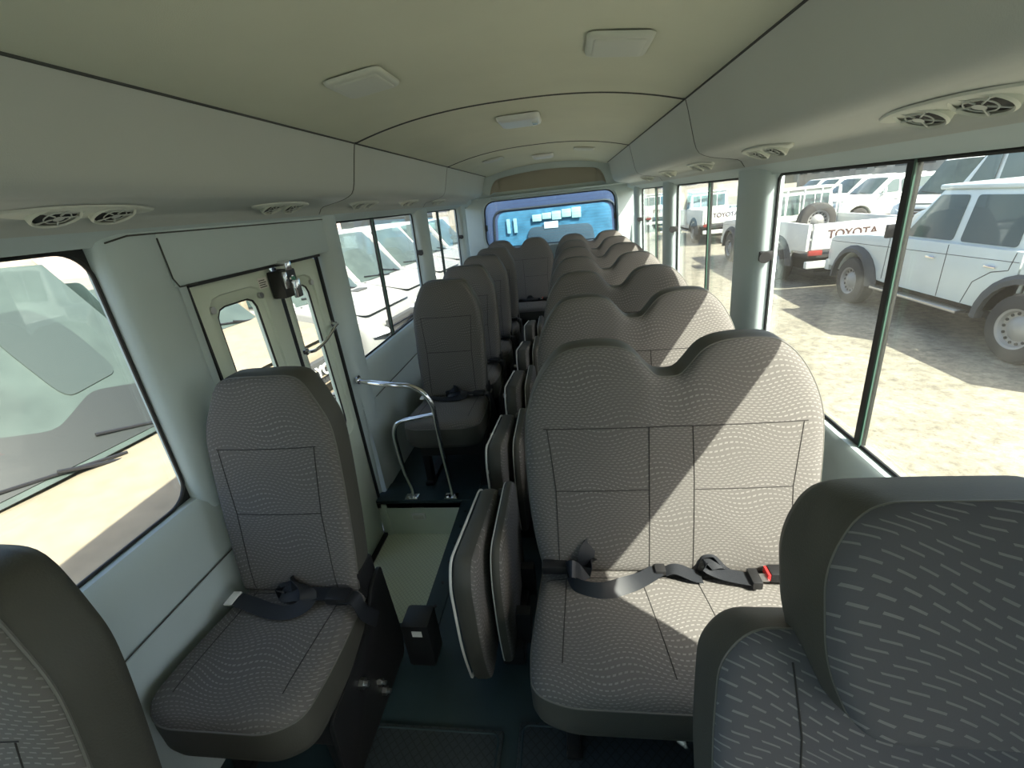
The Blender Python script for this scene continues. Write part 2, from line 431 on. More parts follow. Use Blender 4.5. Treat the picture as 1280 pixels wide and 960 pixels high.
def pillar(bm, s, y0, y1, z0=.70, z1=1.53, ix=.035):
    """inner post with softly rounded corners"""
    sec = [(0.0, y0), (ix * .55, y0 + .012), (ix, y0 + .045), (ix, y1 - .045), (ix * .55, y1 - .012), (0, y1)]
    rings = []
    for z in (z0, .76, 1.0, 1.25, 1.46, z1):
        rings.append([bm.verts.new((s * (wx(z) + .0 - dx), y, z)) for dx, y in sec] + [bm.verts.new((s * (wx(z) + .045), y1, z)), bm.verts.new((s * (wx(z) + .045), y0, z))])
    for a, b in zip(rings, rings[1:]):
        for k in range(8): bm.faces.new((a[k], a[(k + 1) % 8], b[(k + 1) % 8], b[k]))
    bm.faces.new(rings[0]); bm.faces.new(rings[-1][::-1])
wr = bmesh.new()
profile_strip(wr, LOW, YF, YR); profile_strip(wr, HDR, YF, YR, 1, .998)
for y0, y1 in ((-1.3, -1.0), (-.12, .33), (1.873, 2.155), (3.44, 3.70), (4.962, 5.22), (5.54, 5.66)): pillar(wr, 1, y0, y1)  # second post widened, out of view, to keep sun off the driver's seat
struct('wall_right', wr, M_trim)
wl = bmesh.new()
profile_strip(wl, LOW, YF, 1.185, -1); profile_strip(wl, LOW, 2.03, YR, -1); profile_strip(wl, HDR, YF, YR, -1, .998)
for y0, y1 in ((-1.3, -1.0), (.995, 1.19), (3.505, 3.765), (4.99, 5.25), (5.6, 5.66)): pillar(wl, -1, y0, y1)
# door surround: post behind door (door edge to next window) running to the floor, header board above the door
pillar(wl, -1, 2.005, 2.20, z0=-.27, ix=.045)
pillar(wl, -1, 1.10, 1.225, z0=-.27, ix=.02)
box(wl, -.985, -.915, 1.145, 2.13, 1.365, 1.53, .012)
struct('wall_left', wl, M_trim)
# gaps and panel lines
sg = bmesh.new()
tube(sg, [(.9365, YF, .543), (.9365, YR, .543)], .0022, 5)
for a_, b_ in ((YF, 1.09), (2.2, YR)): tube(sg, [(-.9365, a_, .543), (-.9365, b_, .543)], .0022, 5)
tube(sg, [(-.9145, 1.146, 1.50), (-.9145, 1.147, 1.39), (-.9145, 1.160, 1.364), (-.9135, 1.225, 1.364)], .0022, 5)
tube(sg, [(-.918, 1.00, 1.500), (-.9135, 1.06, 1.512), (-.9135, 1.145, 1.512), (-.913, 2.13, 1.508)], .0022, 5)
struct('trim_1', sg, M_seam)
ds = bmesh.new()
box(ds, -.965, -.945, 1.225, 2.0, 1.352, 1.364); box(ds, -.967, -.950, 1.978, 1.990, -.26, 1.36, .003); box(ds, -.967, -.953, 1.224, 1.232, -.26, 1.36, .003)
box(ds, -.967, -.93, 1.16, 2.0, -.245, -.225)
struct('trim_2', ds, M_rub)

# glazing
def window(n, s, y0, y1, div=None, gm=None, latch=None, round_=.02, z0=ZS, z1=ZT):
    w_ = bpy.data.objects.new('window_%d' % n, None); C.objects.link(w_); w_['kind'] = 'structure'
    def fn(off): return lambda u, v, d: Vector((s * (wx(v) + .030 + off + d), u, v))
    panes = [(y0 + .002, y1 - .002, 0)] if div is None else [(y0, div + .02, .008), (div - .02, y1, 0)]
    for a, b, o in panes:
        link('glass_pane', extr(rrect(a, b, z0 + .001, z1 - .001, .004, 2), fn(o), 0, .004), gm, w_, smooth=False)
    # rubber frame
    bm = bmesh.new(); P = rrect(y0 + .004, y1 - .004, z0 + .004, z1 - .004, round_ + .002, 8)
    tube(bm, [Vector((s * (wx(v) + .026), u, v)) for u, v in P], .0055, 6, True)
    link('rubber_frame', bm, M_rub, w_)
    if round_ > .05:   # fixed window: black ceramic corners
        Q = rrect(y0, y1, z0, z1, round_, 8); bm = bmesh.new()
        for (cyy, czz) in ((y1, z1), (y1, z0), (y0, z1), (y0, z0)):
            qs = [q for q in Q if abs(q[0] - cyy) <= round_ + 1e-4 and abs(q[1] - czz) <= round_ + 1e-4]
            vs = [bm.verts.new((s * (wx(v) + .028), u, v)) for u, v in qs + [(cyy, czz)]]
            r = bmesh.ops.extrude_face_region(bm, geom=[bm.faces.new(vs)])
            for g in r['geom']:
                if isinstance(g, bmesh.types.BMVert): g.co.x += s * .006
        link('corner_trim', bm, M_rub, w_)
    if div is not None:
        bm = bmesh.new()
        P0 = Vector((s * (wx(z0) + .022), div, z0)); P1 = Vector((s * (wx(z1) + .022), div, z1))
        for (dy, wd, dx) in ((0, .011, 0),):
            a = [bm.verts.new(p + Vector((s * e, f, 0))) for p in (P0, P1) for e, f in ((0, -wd), (.02, -wd), (.02, wd), (0, wd))]
            for k in range(4): bm.faces.new((a[k], a[(k + 1) % 4], a[4 + (k + 1) % 4], a[4 + k]))
            bm.faces.new(a[:4]); bm.faces.new(a[4:])
        link('centre_seal', bm, M_rub, w_)
        bm = bmesh.new(); q = Vector((0, -.017, 0))
        tube(bm, [P0 + q, P1 + q], .004, 6)
        link('seal_bead', bm, M_gedge, w_)
    for ly in (latch or []):
        X = wx(1.205)
        h = link('latch', B(*sorted((s * (X + .02), s * (X - .028))), ly - .014, ly + .002, 1.185, 1.222, .005), M_blk, w_)
        kb = bmesh.new(); tube(kb, [(s * (X - .02), ly - .014, 1.203), (s * (X - .02), ly - .036, 1.203)], .010, 12)
        tube(kb, [(s * (X - .02), ly - .036, 1.203), (s * (X - .02), ly - .044, 1.203)], .021, 14)
        link('latch_knob', kb, M_blk, h)
    return w_
window(1, 1, .33, 1.873, 1.20, M_glassR, [1.862])
window(2, 1, 2.155, 3.44, 2.717, M_glassR, [3.428])
window(3, 1, 3.70, 4.962, 4.258, M_glassR, [4.95])
window(4, 1, 5.22, 5.54, None, M_glassR)
window(5, 1, -1.0, -.12, None, M_glassR)
window(6, -1, -1.0, .995, None, M_glassL, None, .07)
window(7, -1, 2.20, 3.505, 2.757, M_glassL, [3.49])
window(8, -1, 3.765, 4.99, 4.26, M_glassL, [4.975])
window(9, -1, 5.25, 5.6, None, M_glassL)

# ceiling: three domed headliner panels
def cz(x): return 1.785 + .078 * (1 - abs(x / .665) ** 2.4)
def cpanel(bm, y0, y1):
    xs = [-.70 + 1.40 * k / 28 for k in range(29)]; rows = []
    for y in (y0, y0 + .006, y1 - .006, y1):
        dz = .010 if y in (y0, y1) else 0
        rows.append([bm.verts.new((x, y, (cz(x) if abs(x) < .665 else 1.785) + dz)) for x in xs])
    for a, b in zip(rows, rows[1:]):
        for k in range(28): bm.faces.new((a[k], a[k + 1], b[k + 1], b[k]))
cb = bmesh.new()
for y0, y1 in ((YF - .05, 1.997), (2.003, 3.582), (3.588, 5.52)): cpanel(cb, y0, y1)
struct('ceiling', cb, M_ceil)
rf = bmesh.new()
xs = [-1.04 + 2.08 * k / 16 for k in range(17)]
for y0, y1 in ((YF - .1, YR + .15),):
    a = [rf.verts.new((x, y0, 1.90 - .25 * max(0, abs(x) - .8) ** 1.2 * 4 + .0)) for x in xs]; b = [rf.verts.new((x, y1, v.co.z)) for x, v in zip(xs, a)]
    for k in range(16): rf.faces.new((a[k], a[k + 1], b[k + 1], b[k]))
for s in (1, -1):
    box(rf, *sorted((s * .975, s * 1.045)), YF - .1, YR + .15, 1.60, 1.80)
struct('trim_3', rf, M_body)
for i, y in enumerate((2.0, 3.585)):
    bm = bmesh.new(); tube(bm, [(x, y, cz(x) + .0035) for x in [-.662 + 1.324 * k / 40 for k in range(41)]], .007, 6)
    struct('trim_%d' % (4 + i), bm, M_seam)

# overhead ducts
DP = [(.655, 1.80), (.664, 1.785), (.676, 1.745), (.690, 1.69), (.703, 1.64), (.712, 1.614), (.724, 1.597), (.742, 1.587), (.765, 1.579), (.80, 1.5715), (.84, 1.5645), (.868, 1.559), (.882, 1.551), (.893, 1.535), (.90, 1.527)]
duct_bands = ((YF, 1.997), (2.003, 3.582), (3.588, 5.44))
def duct(s, name):
    bm = bmesh.new()
    for y0, y1 in duct_bands:
        rows = []
        ys = [y0, y0 + .004, y1 - .004, y1]
        if y1 > 5: ys = [y0, y0 + .004, 5.2, 5.3, 5.38, 5.43, 5.46]
        for y in ys:
            e = .006 if y in (y0, y1) and y1 < 5 else 0
            e = max(e, 0 if y < 5.21 else .0 + .07 * ((y - 5.2) / .26) ** 2.2)
            rows.append([bm.verts.new((s * (x + e * .8), y, z + e * .6 if 1.54 < z else z)) for x, z in DP])
        for a, b in zip(rows, rows[1:]):
            for k in range(len(DP) - 1): bm.faces.new((a[k], a[k + 1], b[k + 1], b[k]))
    struct(name, bm, M_duct, auto=50)
    bm = bmesh.new()
    for y in (2.0, 3.585): tube(bm, [(s * (x + .003), y, z + .003) for x, z in DP[1:]], .0045, 6)
    tube(bm, [(s * .6635, YF, 1.7865), (s * .6635, 5.3, 1.7865)], .0035, 6)
    return bm
gl_ = duct(1, 'trim_6'); struct('trim_7', gl_, M_seam)
gl_ = duct(-1, 'trim_8'); struct('trim_9', gl_, M_seam)

# air vents (pair in an almond bezel)
def make_vent(s):
    t = thing('air_vent', 'x', 'air vent')
    N = Vector((-.175 * s * 1, 0, -1)).normalized()  # face normal (downward)
    Xd = Vector((s, 0, -.175)).normalized()
    def P(u, v, d): return Xd * u + Vector((0, v, 0)) + N * d
    o = [(0.0, -.175), (.026, -.13), (.040, -.07), (.043, 0), (.040, .07), (.026, .13), (0, .175), (-.026, .13), (-.042, .07), (-.046, 0), (-.042, -.07), (-.026, -.13)]
    oc = catmull([(a, b, 0) for a, b in o], 4, True); oc = [(q.x, q.y) for q in oc]
    # bezel with two round holes : built as ring strips
    bm = bmesh.new()
    n = len(oc)
    for f0_, f1_, d0, d1 in ((1.0, .97, 0, .004), (.97, .9, .004, .006)):
        a = [bm.verts.new(P(u * f0_, v * f0_, d0)) for u, v in oc]; b = [bm.verts.new(P(u * f1_, v * f1_, d1)) for u, v in oc]
        for i in range(n): bm.faces.new((a[i], a[(i + 1) % n], b[(i + 1) % n], b[i]))
    bm.faces.new([bm.verts.new(P(u * .9, v * .9, .006)) for u, v in oc])
    link('bezel', bm, M_lampcase, t)
    P0_ = P
    Nl = (N + Vector((-s * .30, 0, 0))).normalized(); Xl = Vector((-Nl.z, 0, Nl.x)) * (1 if s > 0 else -1)
    Xl = Xl if Xl.x * s > 0 else -Xl
    def P(u, v, d): return Xl * u + Vector((0, v, 0)) + Nl * (d - .002) + N * .005
    for vy in (-.062, .062):
        k = 28
        lv = bmesh.new()
        rg = [(.039, -.02), (.040, .008), (.037, .0115), (.034, .008)]
        rows = [[lv.verts.new(P(r * math.cos(2 * PI * i / k) * .98, vy + 1.25 * r * math.sin(2 * PI * i / k), d)) for i in range(k)] for r, d in rg]
        for a, b in zip(rows, rows[1:]):
            for i in range(k): lv.faces.new((a[i], a[(i + 1) % k], b[(i + 1) % k], b[i]))
        o_ = link('louvre_ring', lv, M_lampcase, t)
        c_ = bmesh.new(); c_.faces.new([c_.verts.new(P(.034 * math.cos(2 * PI * i / k), vy + .0425 * math.sin(2 * PI * i / k), .0040)) for i in range(k)])
        link('louvre_cavity', c_, M_rub, o_)
        h = bmesh.new()
        h.faces.new([h.verts.new(P(.009 * math.cos(2 * PI * i / 16), vy + .011 * math.sin(2 * PI * i / 16), .0125)) for i in range(16)])
        for j in range(5):
            a = 2 * PI * j / 5 + .4; tube(h, [P(.007 * math.cos(a), vy + .008 * math.sin(a), .010), P(.033 * math.cos(a), vy + .041 * math.sin(a), .010)], .0016, 5)
        tube(h, [P(.020 * math.cos(2 * PI * i / k), vy + .025 * math.sin(2 * PI * i / k), .010) for i in range(k)], .0012, 5, True)
        link('louvre_blades', h, M_duct, o_)
    return t
vent_lab = {1: ['large twin round air vent above the right window, nearest the camera', 'second twin air vent along the right duct, ahead of the pillar', 'third twin air vent on the right duct, just past the pillar', 'fourth twin air vent on the right duct', 'fifth and farthest twin air vent on the right duct'],
            -1: ['twin round air vent above the left window, nearest the camera', 'second twin air vent on the left duct, above the entrance door', 'third twin air vent on the left duct, over the first sliding window', 'fourth twin air vent on the left duct', 'fifth and farthest twin air vent on the left duct']}
for s in (1, -1):
    p = make_vent(s)
    for i, y in enumerate((.90, 1.62, 2.34, 3.04, 3.78)):
        o = p if i == 0 else copy_tree(p)
        o.location = (s * .822, y, 1.5672)
        o['label'] = vent_lab[s][i]; o['group'] = 'air vents on the overhead ducts'

# ceiling lamps & speakers
def ceil_panel(name, cx_, cy_, wx_, wy_, label, cat, m1, m2, rim=.012, drop=.01, group=None):
    t = thing(name, label, cat, (cx_, cy_, cz(cx_)), group=group)
    tilt = math.atan((cz(cx_ + .02) - cz(cx_ - .02)) / .04)
    t.rotation_euler = (0, -tilt, 0)
    P = Pad(rrect(-wx_ / 2, wx_ / 2, -wy_ / 2, wy_ / 2, .022), (0, 0), .006, lambda u, v, d: Vector((u, v, -d - .004)), .002, drop, 60)
    link('housing', P.cover(), m1, t)
    bm = bmesh.new(); P2 = Pad(rrect(-wx_ / 2 + rim * 1.4, wx_ / 2 - rim * 1.4, -wy_ / 2 + rim * 1.6, wy_ / 2 - rim * 1.6, .010), (0, 0), .004, lambda u, v, d: Vector((u, v, -d - .004 - drop)), .001, .004, 60)
    link('cover', P2.cover(), m2, t)
    return t
ceil_panel('ceiling_speaker', -.345, 1.40, .165, .185, 'cream square ceiling cover on the left of the headliner', 'speaker cover', M_lampcase, M_lampcase, group='square covers on the headliner')
ceil_panel('ceiling_speaker', .352, 1.40, .165, .185, 'cream square ceiling cover on the right of the headliner', 'speaker cover', M_lampcase, M_lampcase, group='square covers on the headliner')
t = ceil_panel('ceiling_lamp', .0, 2.42, .20, .25, 'white interior lamp in the middle of the ceiling behind the first seam', 'lamp', M_white, M_white, drop=.02)
link('switch', B(.06, .085, -.03, .03, -.035, -.02, .004), M_lens, t)
ceil_panel('ceiling_lamp', .02, 4.45, .19, .25, 'farther white interior lamp on the rear ceiling section', 'lamp', M_white, M_white, drop=.02)
ceil_panel('ceiling_speaker', -.38, 4.05, .17, .17, 'small cream cover on the left of the rear ceiling section', 'speaker cover', M_lampcase, M_lampcase, drop=.008)
ceil_panel('ceiling_speaker', .37, 4.05, .17, .17, 'small cream cover on the right of the rear ceiling section', 'speaker cover', M_lampcase, M_lampcase, drop=.008)

# rear wall with big rounded window and arched recess above
RW = [(-.80, .99), (.80, .99), (.765, 1.53), (-.765, 1.53)]
def rear_fn(u, v, d): return Vector((u, 5.56 - (v - 1.0) * .10 + d, v))
hole = resample(rpoly(RW, .13, 10), 96)
outer = resample([(-1.04, -.02), (1.04, -.02), (1.0, 1.9), (-1.0, 1.9)], 96)
# match start angles
def ang(p, c=(0, 1.2)): return math.atan2(p[1] - c[1], p[0] - c[0])
hole.sort(key=ang); 
def ray_rect(a, x0, x1, z0, z1, c=(0, 1.2)):
    dx, dz = math.cos(a), math.sin(a); k = 1e9
    if dx > 1e-9: k = min(k, (x1 - c[0]) / dx)
    if dx < -1e-9: k = min(k, (x0 - c[0]) / dx)
    if dz > 1e-9: k = min(k, (z1 - c[1]) / dz)
    if dz < -1e-9: k = min(k, (z0 - c[1]) / dz)
    return (c[0] + dx * k, c[1] + dz * k)
bm = bmesh.new(); n = len(hole)
ro = [bm.verts.new(rear_fn(*ray_rect(ang(p), -1.04, 1.04, -.03, 1.62), 0)) for p in hole]
r1 = [bm.verts.new(rear_fn(p[0] * 1.035, 1.26 + (p[1] - 1.26) * 1.09, -.0)) for p in hole]
r2_ = [bm.verts.new(rear_fn(p[0] * 1.02, 1.26 + (p[1] - 1.26) * 1.05, -.012)) for p in hole]
r3 = [bm.verts.new(rear_fn(p[0], p[1], -.002)) for p in hole]
r4 = [bm.verts.new(rear_fn(p[0] * .995, p[1], .06)) for p in hole]
for a, b in ((ro, r1), (r1, r2_), (r2_, r3), (r3, r4)):
    for i in range(n): bm.faces.new((a[i], a[(i + 1) % n], b[(i + 1) % n], b[i]))
# arch frame above (cream border) : from ceiling down to window head
arch = [(-.69, 1.60), (-.655, 1.70), (-.60, 1.765), (-.50, 1.79), (-.25, 1.815), (0, 1.825), (.25, 1.815), (.50, 1.79), (.60, 1.765), (.655, 1.70), (.69, 1.60)]
arc = [(q.x, q.y) for q in catmull([(a, b, 0) for a, b in arch], 5)]
out_ = [(p[0] * 1.12, p[1] + .05) for p in arc]
def A(p, y): return (p[0], y, p[1])
rows = [[bm.verts.new(A(p, 5.42)) for p in out_], [bm.verts.new(A(p, 5.44)) for p in arc], [bm.verts.new(A((p[0] * .95, 1.57 + (p[1] - 1.57) * .90), 5.455)) for p in arc]]
for a, b in zip(rows, rows[1:]):
    for i in range(len(arc) - 1): bm.faces.new((a[i], a[i + 1], b[i + 1], b[i]))
# lower border of the recess
lb = [[bm.verts.new((x, y, z)) for x in (-1.0, -.66, -.3, 0, .3, .66, 1.0)] for y, z in ((5.455, 1.585), (5.44, 1.575), (5.455, 1.562), (5.51, 1.555))]
for a, b in zip(lb, lb[1:]):
    for i in range(6): bm.faces.new((a[i], a[i + 1], b[i + 1], b[i]))
for s in (-1, 1):
    box(bm, *sorted((s * .66, s * 1.0)), 5.455, 5.52, 1.54, 1.9)
struct('wall_rear', bm, M_trim, auto=60)
bm = bmesh.new()
ic = [(p[0] * .955, 1.57 + (p[1] - 1.57) * .905) for p in arc]
r_a = [bm.verts.new(A(p, 5.45)) for p in ic]; r_b = [bm.verts.new(A((p[0] * .93, 1.60 + (p[1] - 1.57) * .90), 5.50)) for p in ic]
r_c = [bm.verts.new(A((p[0] * .88, 1.57), 5.51)) for p in ic]
for a, b in ((r_a, r_b), (r_b, r_c)):
    for i in range(len(ic) - 1): bm.faces.new((a[i], a[i + 1], b[i + 1], b[i]))
struct('trim_10', bm, M_rear, auto=60)
wr_ = bpy.data.objects.new('window_10', None); C.objects.link(wr_); wr_['kind'] = 'structure'
link('glass_pane', extr([(p[0] * 1.01, p[1]) for p in hole], lambda u, v, d: rear_fn(u, v, .05 + d), 0, .004), M_glassB, wr_, smooth=False)
link('rubber_frame', T([rear_fn(p[0] * .99, 1.26 + (p[1] - 1.26) * .99, .045) for p in hole], .009, 6, True), M_rub, wr_)
for s in (-1, 1):
    link('heater_terminal', B(s * .762 - .012, s * .762 + .012, 5.545, 5.59, 1.20, 1.27, .005), M_blk, wr_)
hl = bmesh.new()
for k in range(14):
    z = 1.05 + k * .033; tube(hl, [rear_fn(-.74, z, .046), rear_fn(.74, z, .046)], .0007, 4)
o = link('heater_wires', hl, M_gold, wr_); o['kind'] = 'stuff'

# front bulkhead, windscreen (behind the camera)
bm = bmesh.new(); box(bm, -1.02, 1.02, -1.75, -1.70, -.05, .78)
box(bm, -1.02, 1.02, -1.72, -1.30, .68, .80, .02)
struct('wall_front', bm, M_trim)
bm = bmesh.new(); box(bm, -1.0, 1.0, -1.75, YF + .02, -.05, 0); struct('trim_11', bm, M_floor)
bm = bmesh.new()
vs = [bm.verts.new(p) for p in ((-.95, -1.70, .80), (.95, -1.70, .80), (.90, -1.30, 1.72), (-.90, -1.30, 1.72))]
r = bmesh.ops.extrude_face_region(bm, geom=[bm.faces.new(vs)])
for g in r['geom']:
    if isinstance(g, bmesh.types.BMVert): g.co.y -= .006
struct('window_11', bm, M_glassF, smooth=False)
bm = bmesh.new()
for s in (1, -1):
    vs = [bm.verts.new((s * x, y, z)) for x, y, z in ((.99, -1.72, .8), (.99, -1.28, .8), (.94, -1.28, 1.75), (.92, -1.34, 1.75))]
    bm.faces.new(vs)
    box(bm, *sorted((s * .93, s * .99)), -1.75, -1.25, -.05, .8)
struct('trim_12', bm, M_trim)

# ------------------------------------------------------------------ entrance door (two leaves)
def leaf(parent, y0, y1, w, name):
    """door leaf panel y0..y1 with rounded window w=(y0,y1,z0,z1)"""
    X0 = -.958
    c = ((w[0] + w[1]) / 2, (w[2] + w[3]) / 2)
    win = rpoly([(w[0], w[2]), (w[1], w[2]), (w[1] - .02, w[3]), (w[0] + .012, w[3])], .05, 8); win = resample(win, 64)
    win.sort(key=lambda p: ang(p, c)); bm = bmesh.new(); n = 64
    def V(p, x): return bm.verts.new((x, p[0], p[1]))
    sc = lambda p, k: (c[0] + (p[0] - c[0]) * (1 + k / (w[1] - w[0])), c[1] + (p[1] - c[1]) * (1 + k / (w[3] - w[2])))
    rect = [ray_rect(ang(p, c), y0, y1, -.24, 1.352, c) for p in win]
    inn = [(min(max(p[0], y0 + .008), y1 - .008), min(max(p[1], -.232), 1.344)) for p in rect]
    rings = [[V(p, X0 - .03) for p in rect], [V(p, X0 - .004) for p in rect], [V(p, X0) for p in inn], [V(sc(p, .085), X0) for p in win], [V(sc(p, .075), X0 - .008) for p in win], [V(sc(p, .012), X0 - .010) for p in win], [V(p, X0 - .014) for p in win], [V(p, X0 - .035) for p in win]]
    for a, b in zip(rings, rings[1:]):
        for i in range(n): bm.faces.new((a[i], a[(i + 1) % n], b[(i + 1) % n], b[i]))
    o = link(name, bm, M_door, parent, auto=50)
    link('window_seal', T([(X0 - .016, p[0], p[1]) for p in win], .0045, 6, True), M_rub, o)
    gb = bmesh.new(); vs = [gb.verts.new((X0 - .022, p[0], p[1])) for p in win]; r = bmesh.ops.extrude_face_region(gb, geom=[gb.faces.new(vs)])
    for g in r['geom']:
        if isinstance(g, bmesh.types.BMVert): g.co.x -= .004
    link('window_glass', gb, M_glassL, o, smooth=False)
    sc_ = bmesh.new()
    for yy in (w[0] - .012, w[1] - .0):
        tube(sc_, [(X0 - .008, yy, w[3] - .0), (X0 + .004, yy, w[3] - .0)], .012, 12)
    link('window_clip', sc_, M_steel, o)
    return o
D = bpy.data.objects.new('door_1', None); C.objects.link(D); D['kind'] = 'structure'
l1 = leaf(D, 1.232, 1.655, (1.305, 1.54, .52, 1.265), 'door_leaf')
l2 = leaf(D, 1.682, 1.975, (1.722, 1.895, .52, 1.252), 'door_leaf')
link('fold_seal', B(-.972, -.956, 1.664, 1.674, -.24, 1.35, .005), M_rub, D)
bm = bmesh.new(); tube(bm, catmull([(-.95, 1.70, .985), (-.915, 1.71, .985), (-.908, 1.80, 1.0), (-.908, 1.90, 1.035), (-.92, 1.955, 1.04), (-.955, 1.96, 1.04)], 5), .0075, 10)
tube(bm, [(-.955, 1.70, .985), (-.945, 1.70, .985)], .016, 12); tube(bm, [(-.958, 1.96, 1.04), (-.948, 1.96, 1.04)], .016, 12)
link('grab_bar', bm, M_chrome, l2)
lk = bmesh.new(); box(lk, -.955, -.895, 1.60, 1.70, 1.235, 1.34, .008)
lo = link('lock_housing', lk, M_blk, D)
lk = bmesh.new(); box(lk, -.897, -.888, 1.605, 1.63, 1.27, 1.335, .004); box(lk, -.90, -.885, 1.65, 1.70, 1.225, 1.30, .008); box(lk, -.93, -.885, 1.63, 1.67, 1.335, 1.375, .006)
tube(lk, [(-.885, 1.645, 1.305), (-.878, 1.645, 1.305)], .012, 14)
link('lock_plate', lk, M_chrome, lo)
link('lock_button', T([(-.88, 1.645, 1.305), (-.872, 1.645, 1.305)], .008, 12), mat('green_plastic', (.05, .25, .17), .4), lo)
link('warning_label', B(-.9585, -.957, 1.545, 1.60, 1.285, 1.325), M_tag, l1)
ll = bmesh.new()
for k in range(4): box(ll, -.957, -.9563, 1.55, 1.59 - .006 * (k % 2), 1.29 + k * .008, 1.293 + k * .008)
link('label_print', ll, M_dark, l1)

# handrail beside the step
t = thing('handrail', 'bent chrome handrail standing at the rear edge of the entrance step', 'handrail', (-.62, 2.0, 0))
o = Vector((-.62, 2.0, 0))
path = [(-.507, 1.965, .0), (-.507, 1.965, .06), (-.518, 1.962, .30), (-.522, 1.96, .50), (-.528, 1.962, .58), (-.56, 1.965, .645), (-.62, 1.968, .685), (-.72, 1.97, .70), (-.85, 1.99, .712), (-.925, 2.02, .718)]
link('outer_tube', T([p - o for p in catmull(path, 6)], .0135, 12), M_chrome, t)
path = [(-.737, 1.965, .0), (-.737, 1.965, .07), (-.757, 1.962, .20), (-.765, 1.96, .38), (-.752, 1.96, .46), (-.715, 1.96, .495), (-.62, 1.96, .512), (-.524, 1.962, .527)]
link('inner_tube', T([p - o for p in catmull(path, 6)], .012, 12), M_chrome, t)
for x in (-.507, -.737):
    bm = bmesh.new(); box(bm, x - .045 - o.x, x + .03 - o.x, -.06, -.01, .008, .016, .003)
    for dx in (-.03, .018): tube(bm, [(x + dx - o.x, -.045, .014), (x + dx - o.x, -.045, .024)], .008, 8)
    link('foot_plate', bm, M_chrome, t)
link('wall_flange', T([(-.918 - o.x, .02, .718), (-.926 - o.x, .02, .718)], .024, 14), M_chrome, t)

# ------------------------------------------------------------------ seats
K = .17   # recline
def back_fn(yb, z0): return lambda u, v, d: Vector((u, yb + K * (v - z0) - d, v))
def add_pad(P, parent, name, m, side=True, pr=.0026, gname='side_panel', gm=None):
    o = link(name, P.cover(), m, parent, auto=60)
    if side: link(gname, P.gusset(), gm or M_olive, parent, auto=50)
    link('piping', P.piping(pr), M_pipe, o)
    return o
def stitches(P, parent, lines, r=.0014):
    bm = bmesh.new()
    for l in lines: P.seam(bm, l, r)
    o = link('stitching', bm, M_stitch, parent); return o
def belt_set(parent, pieces):
    pass
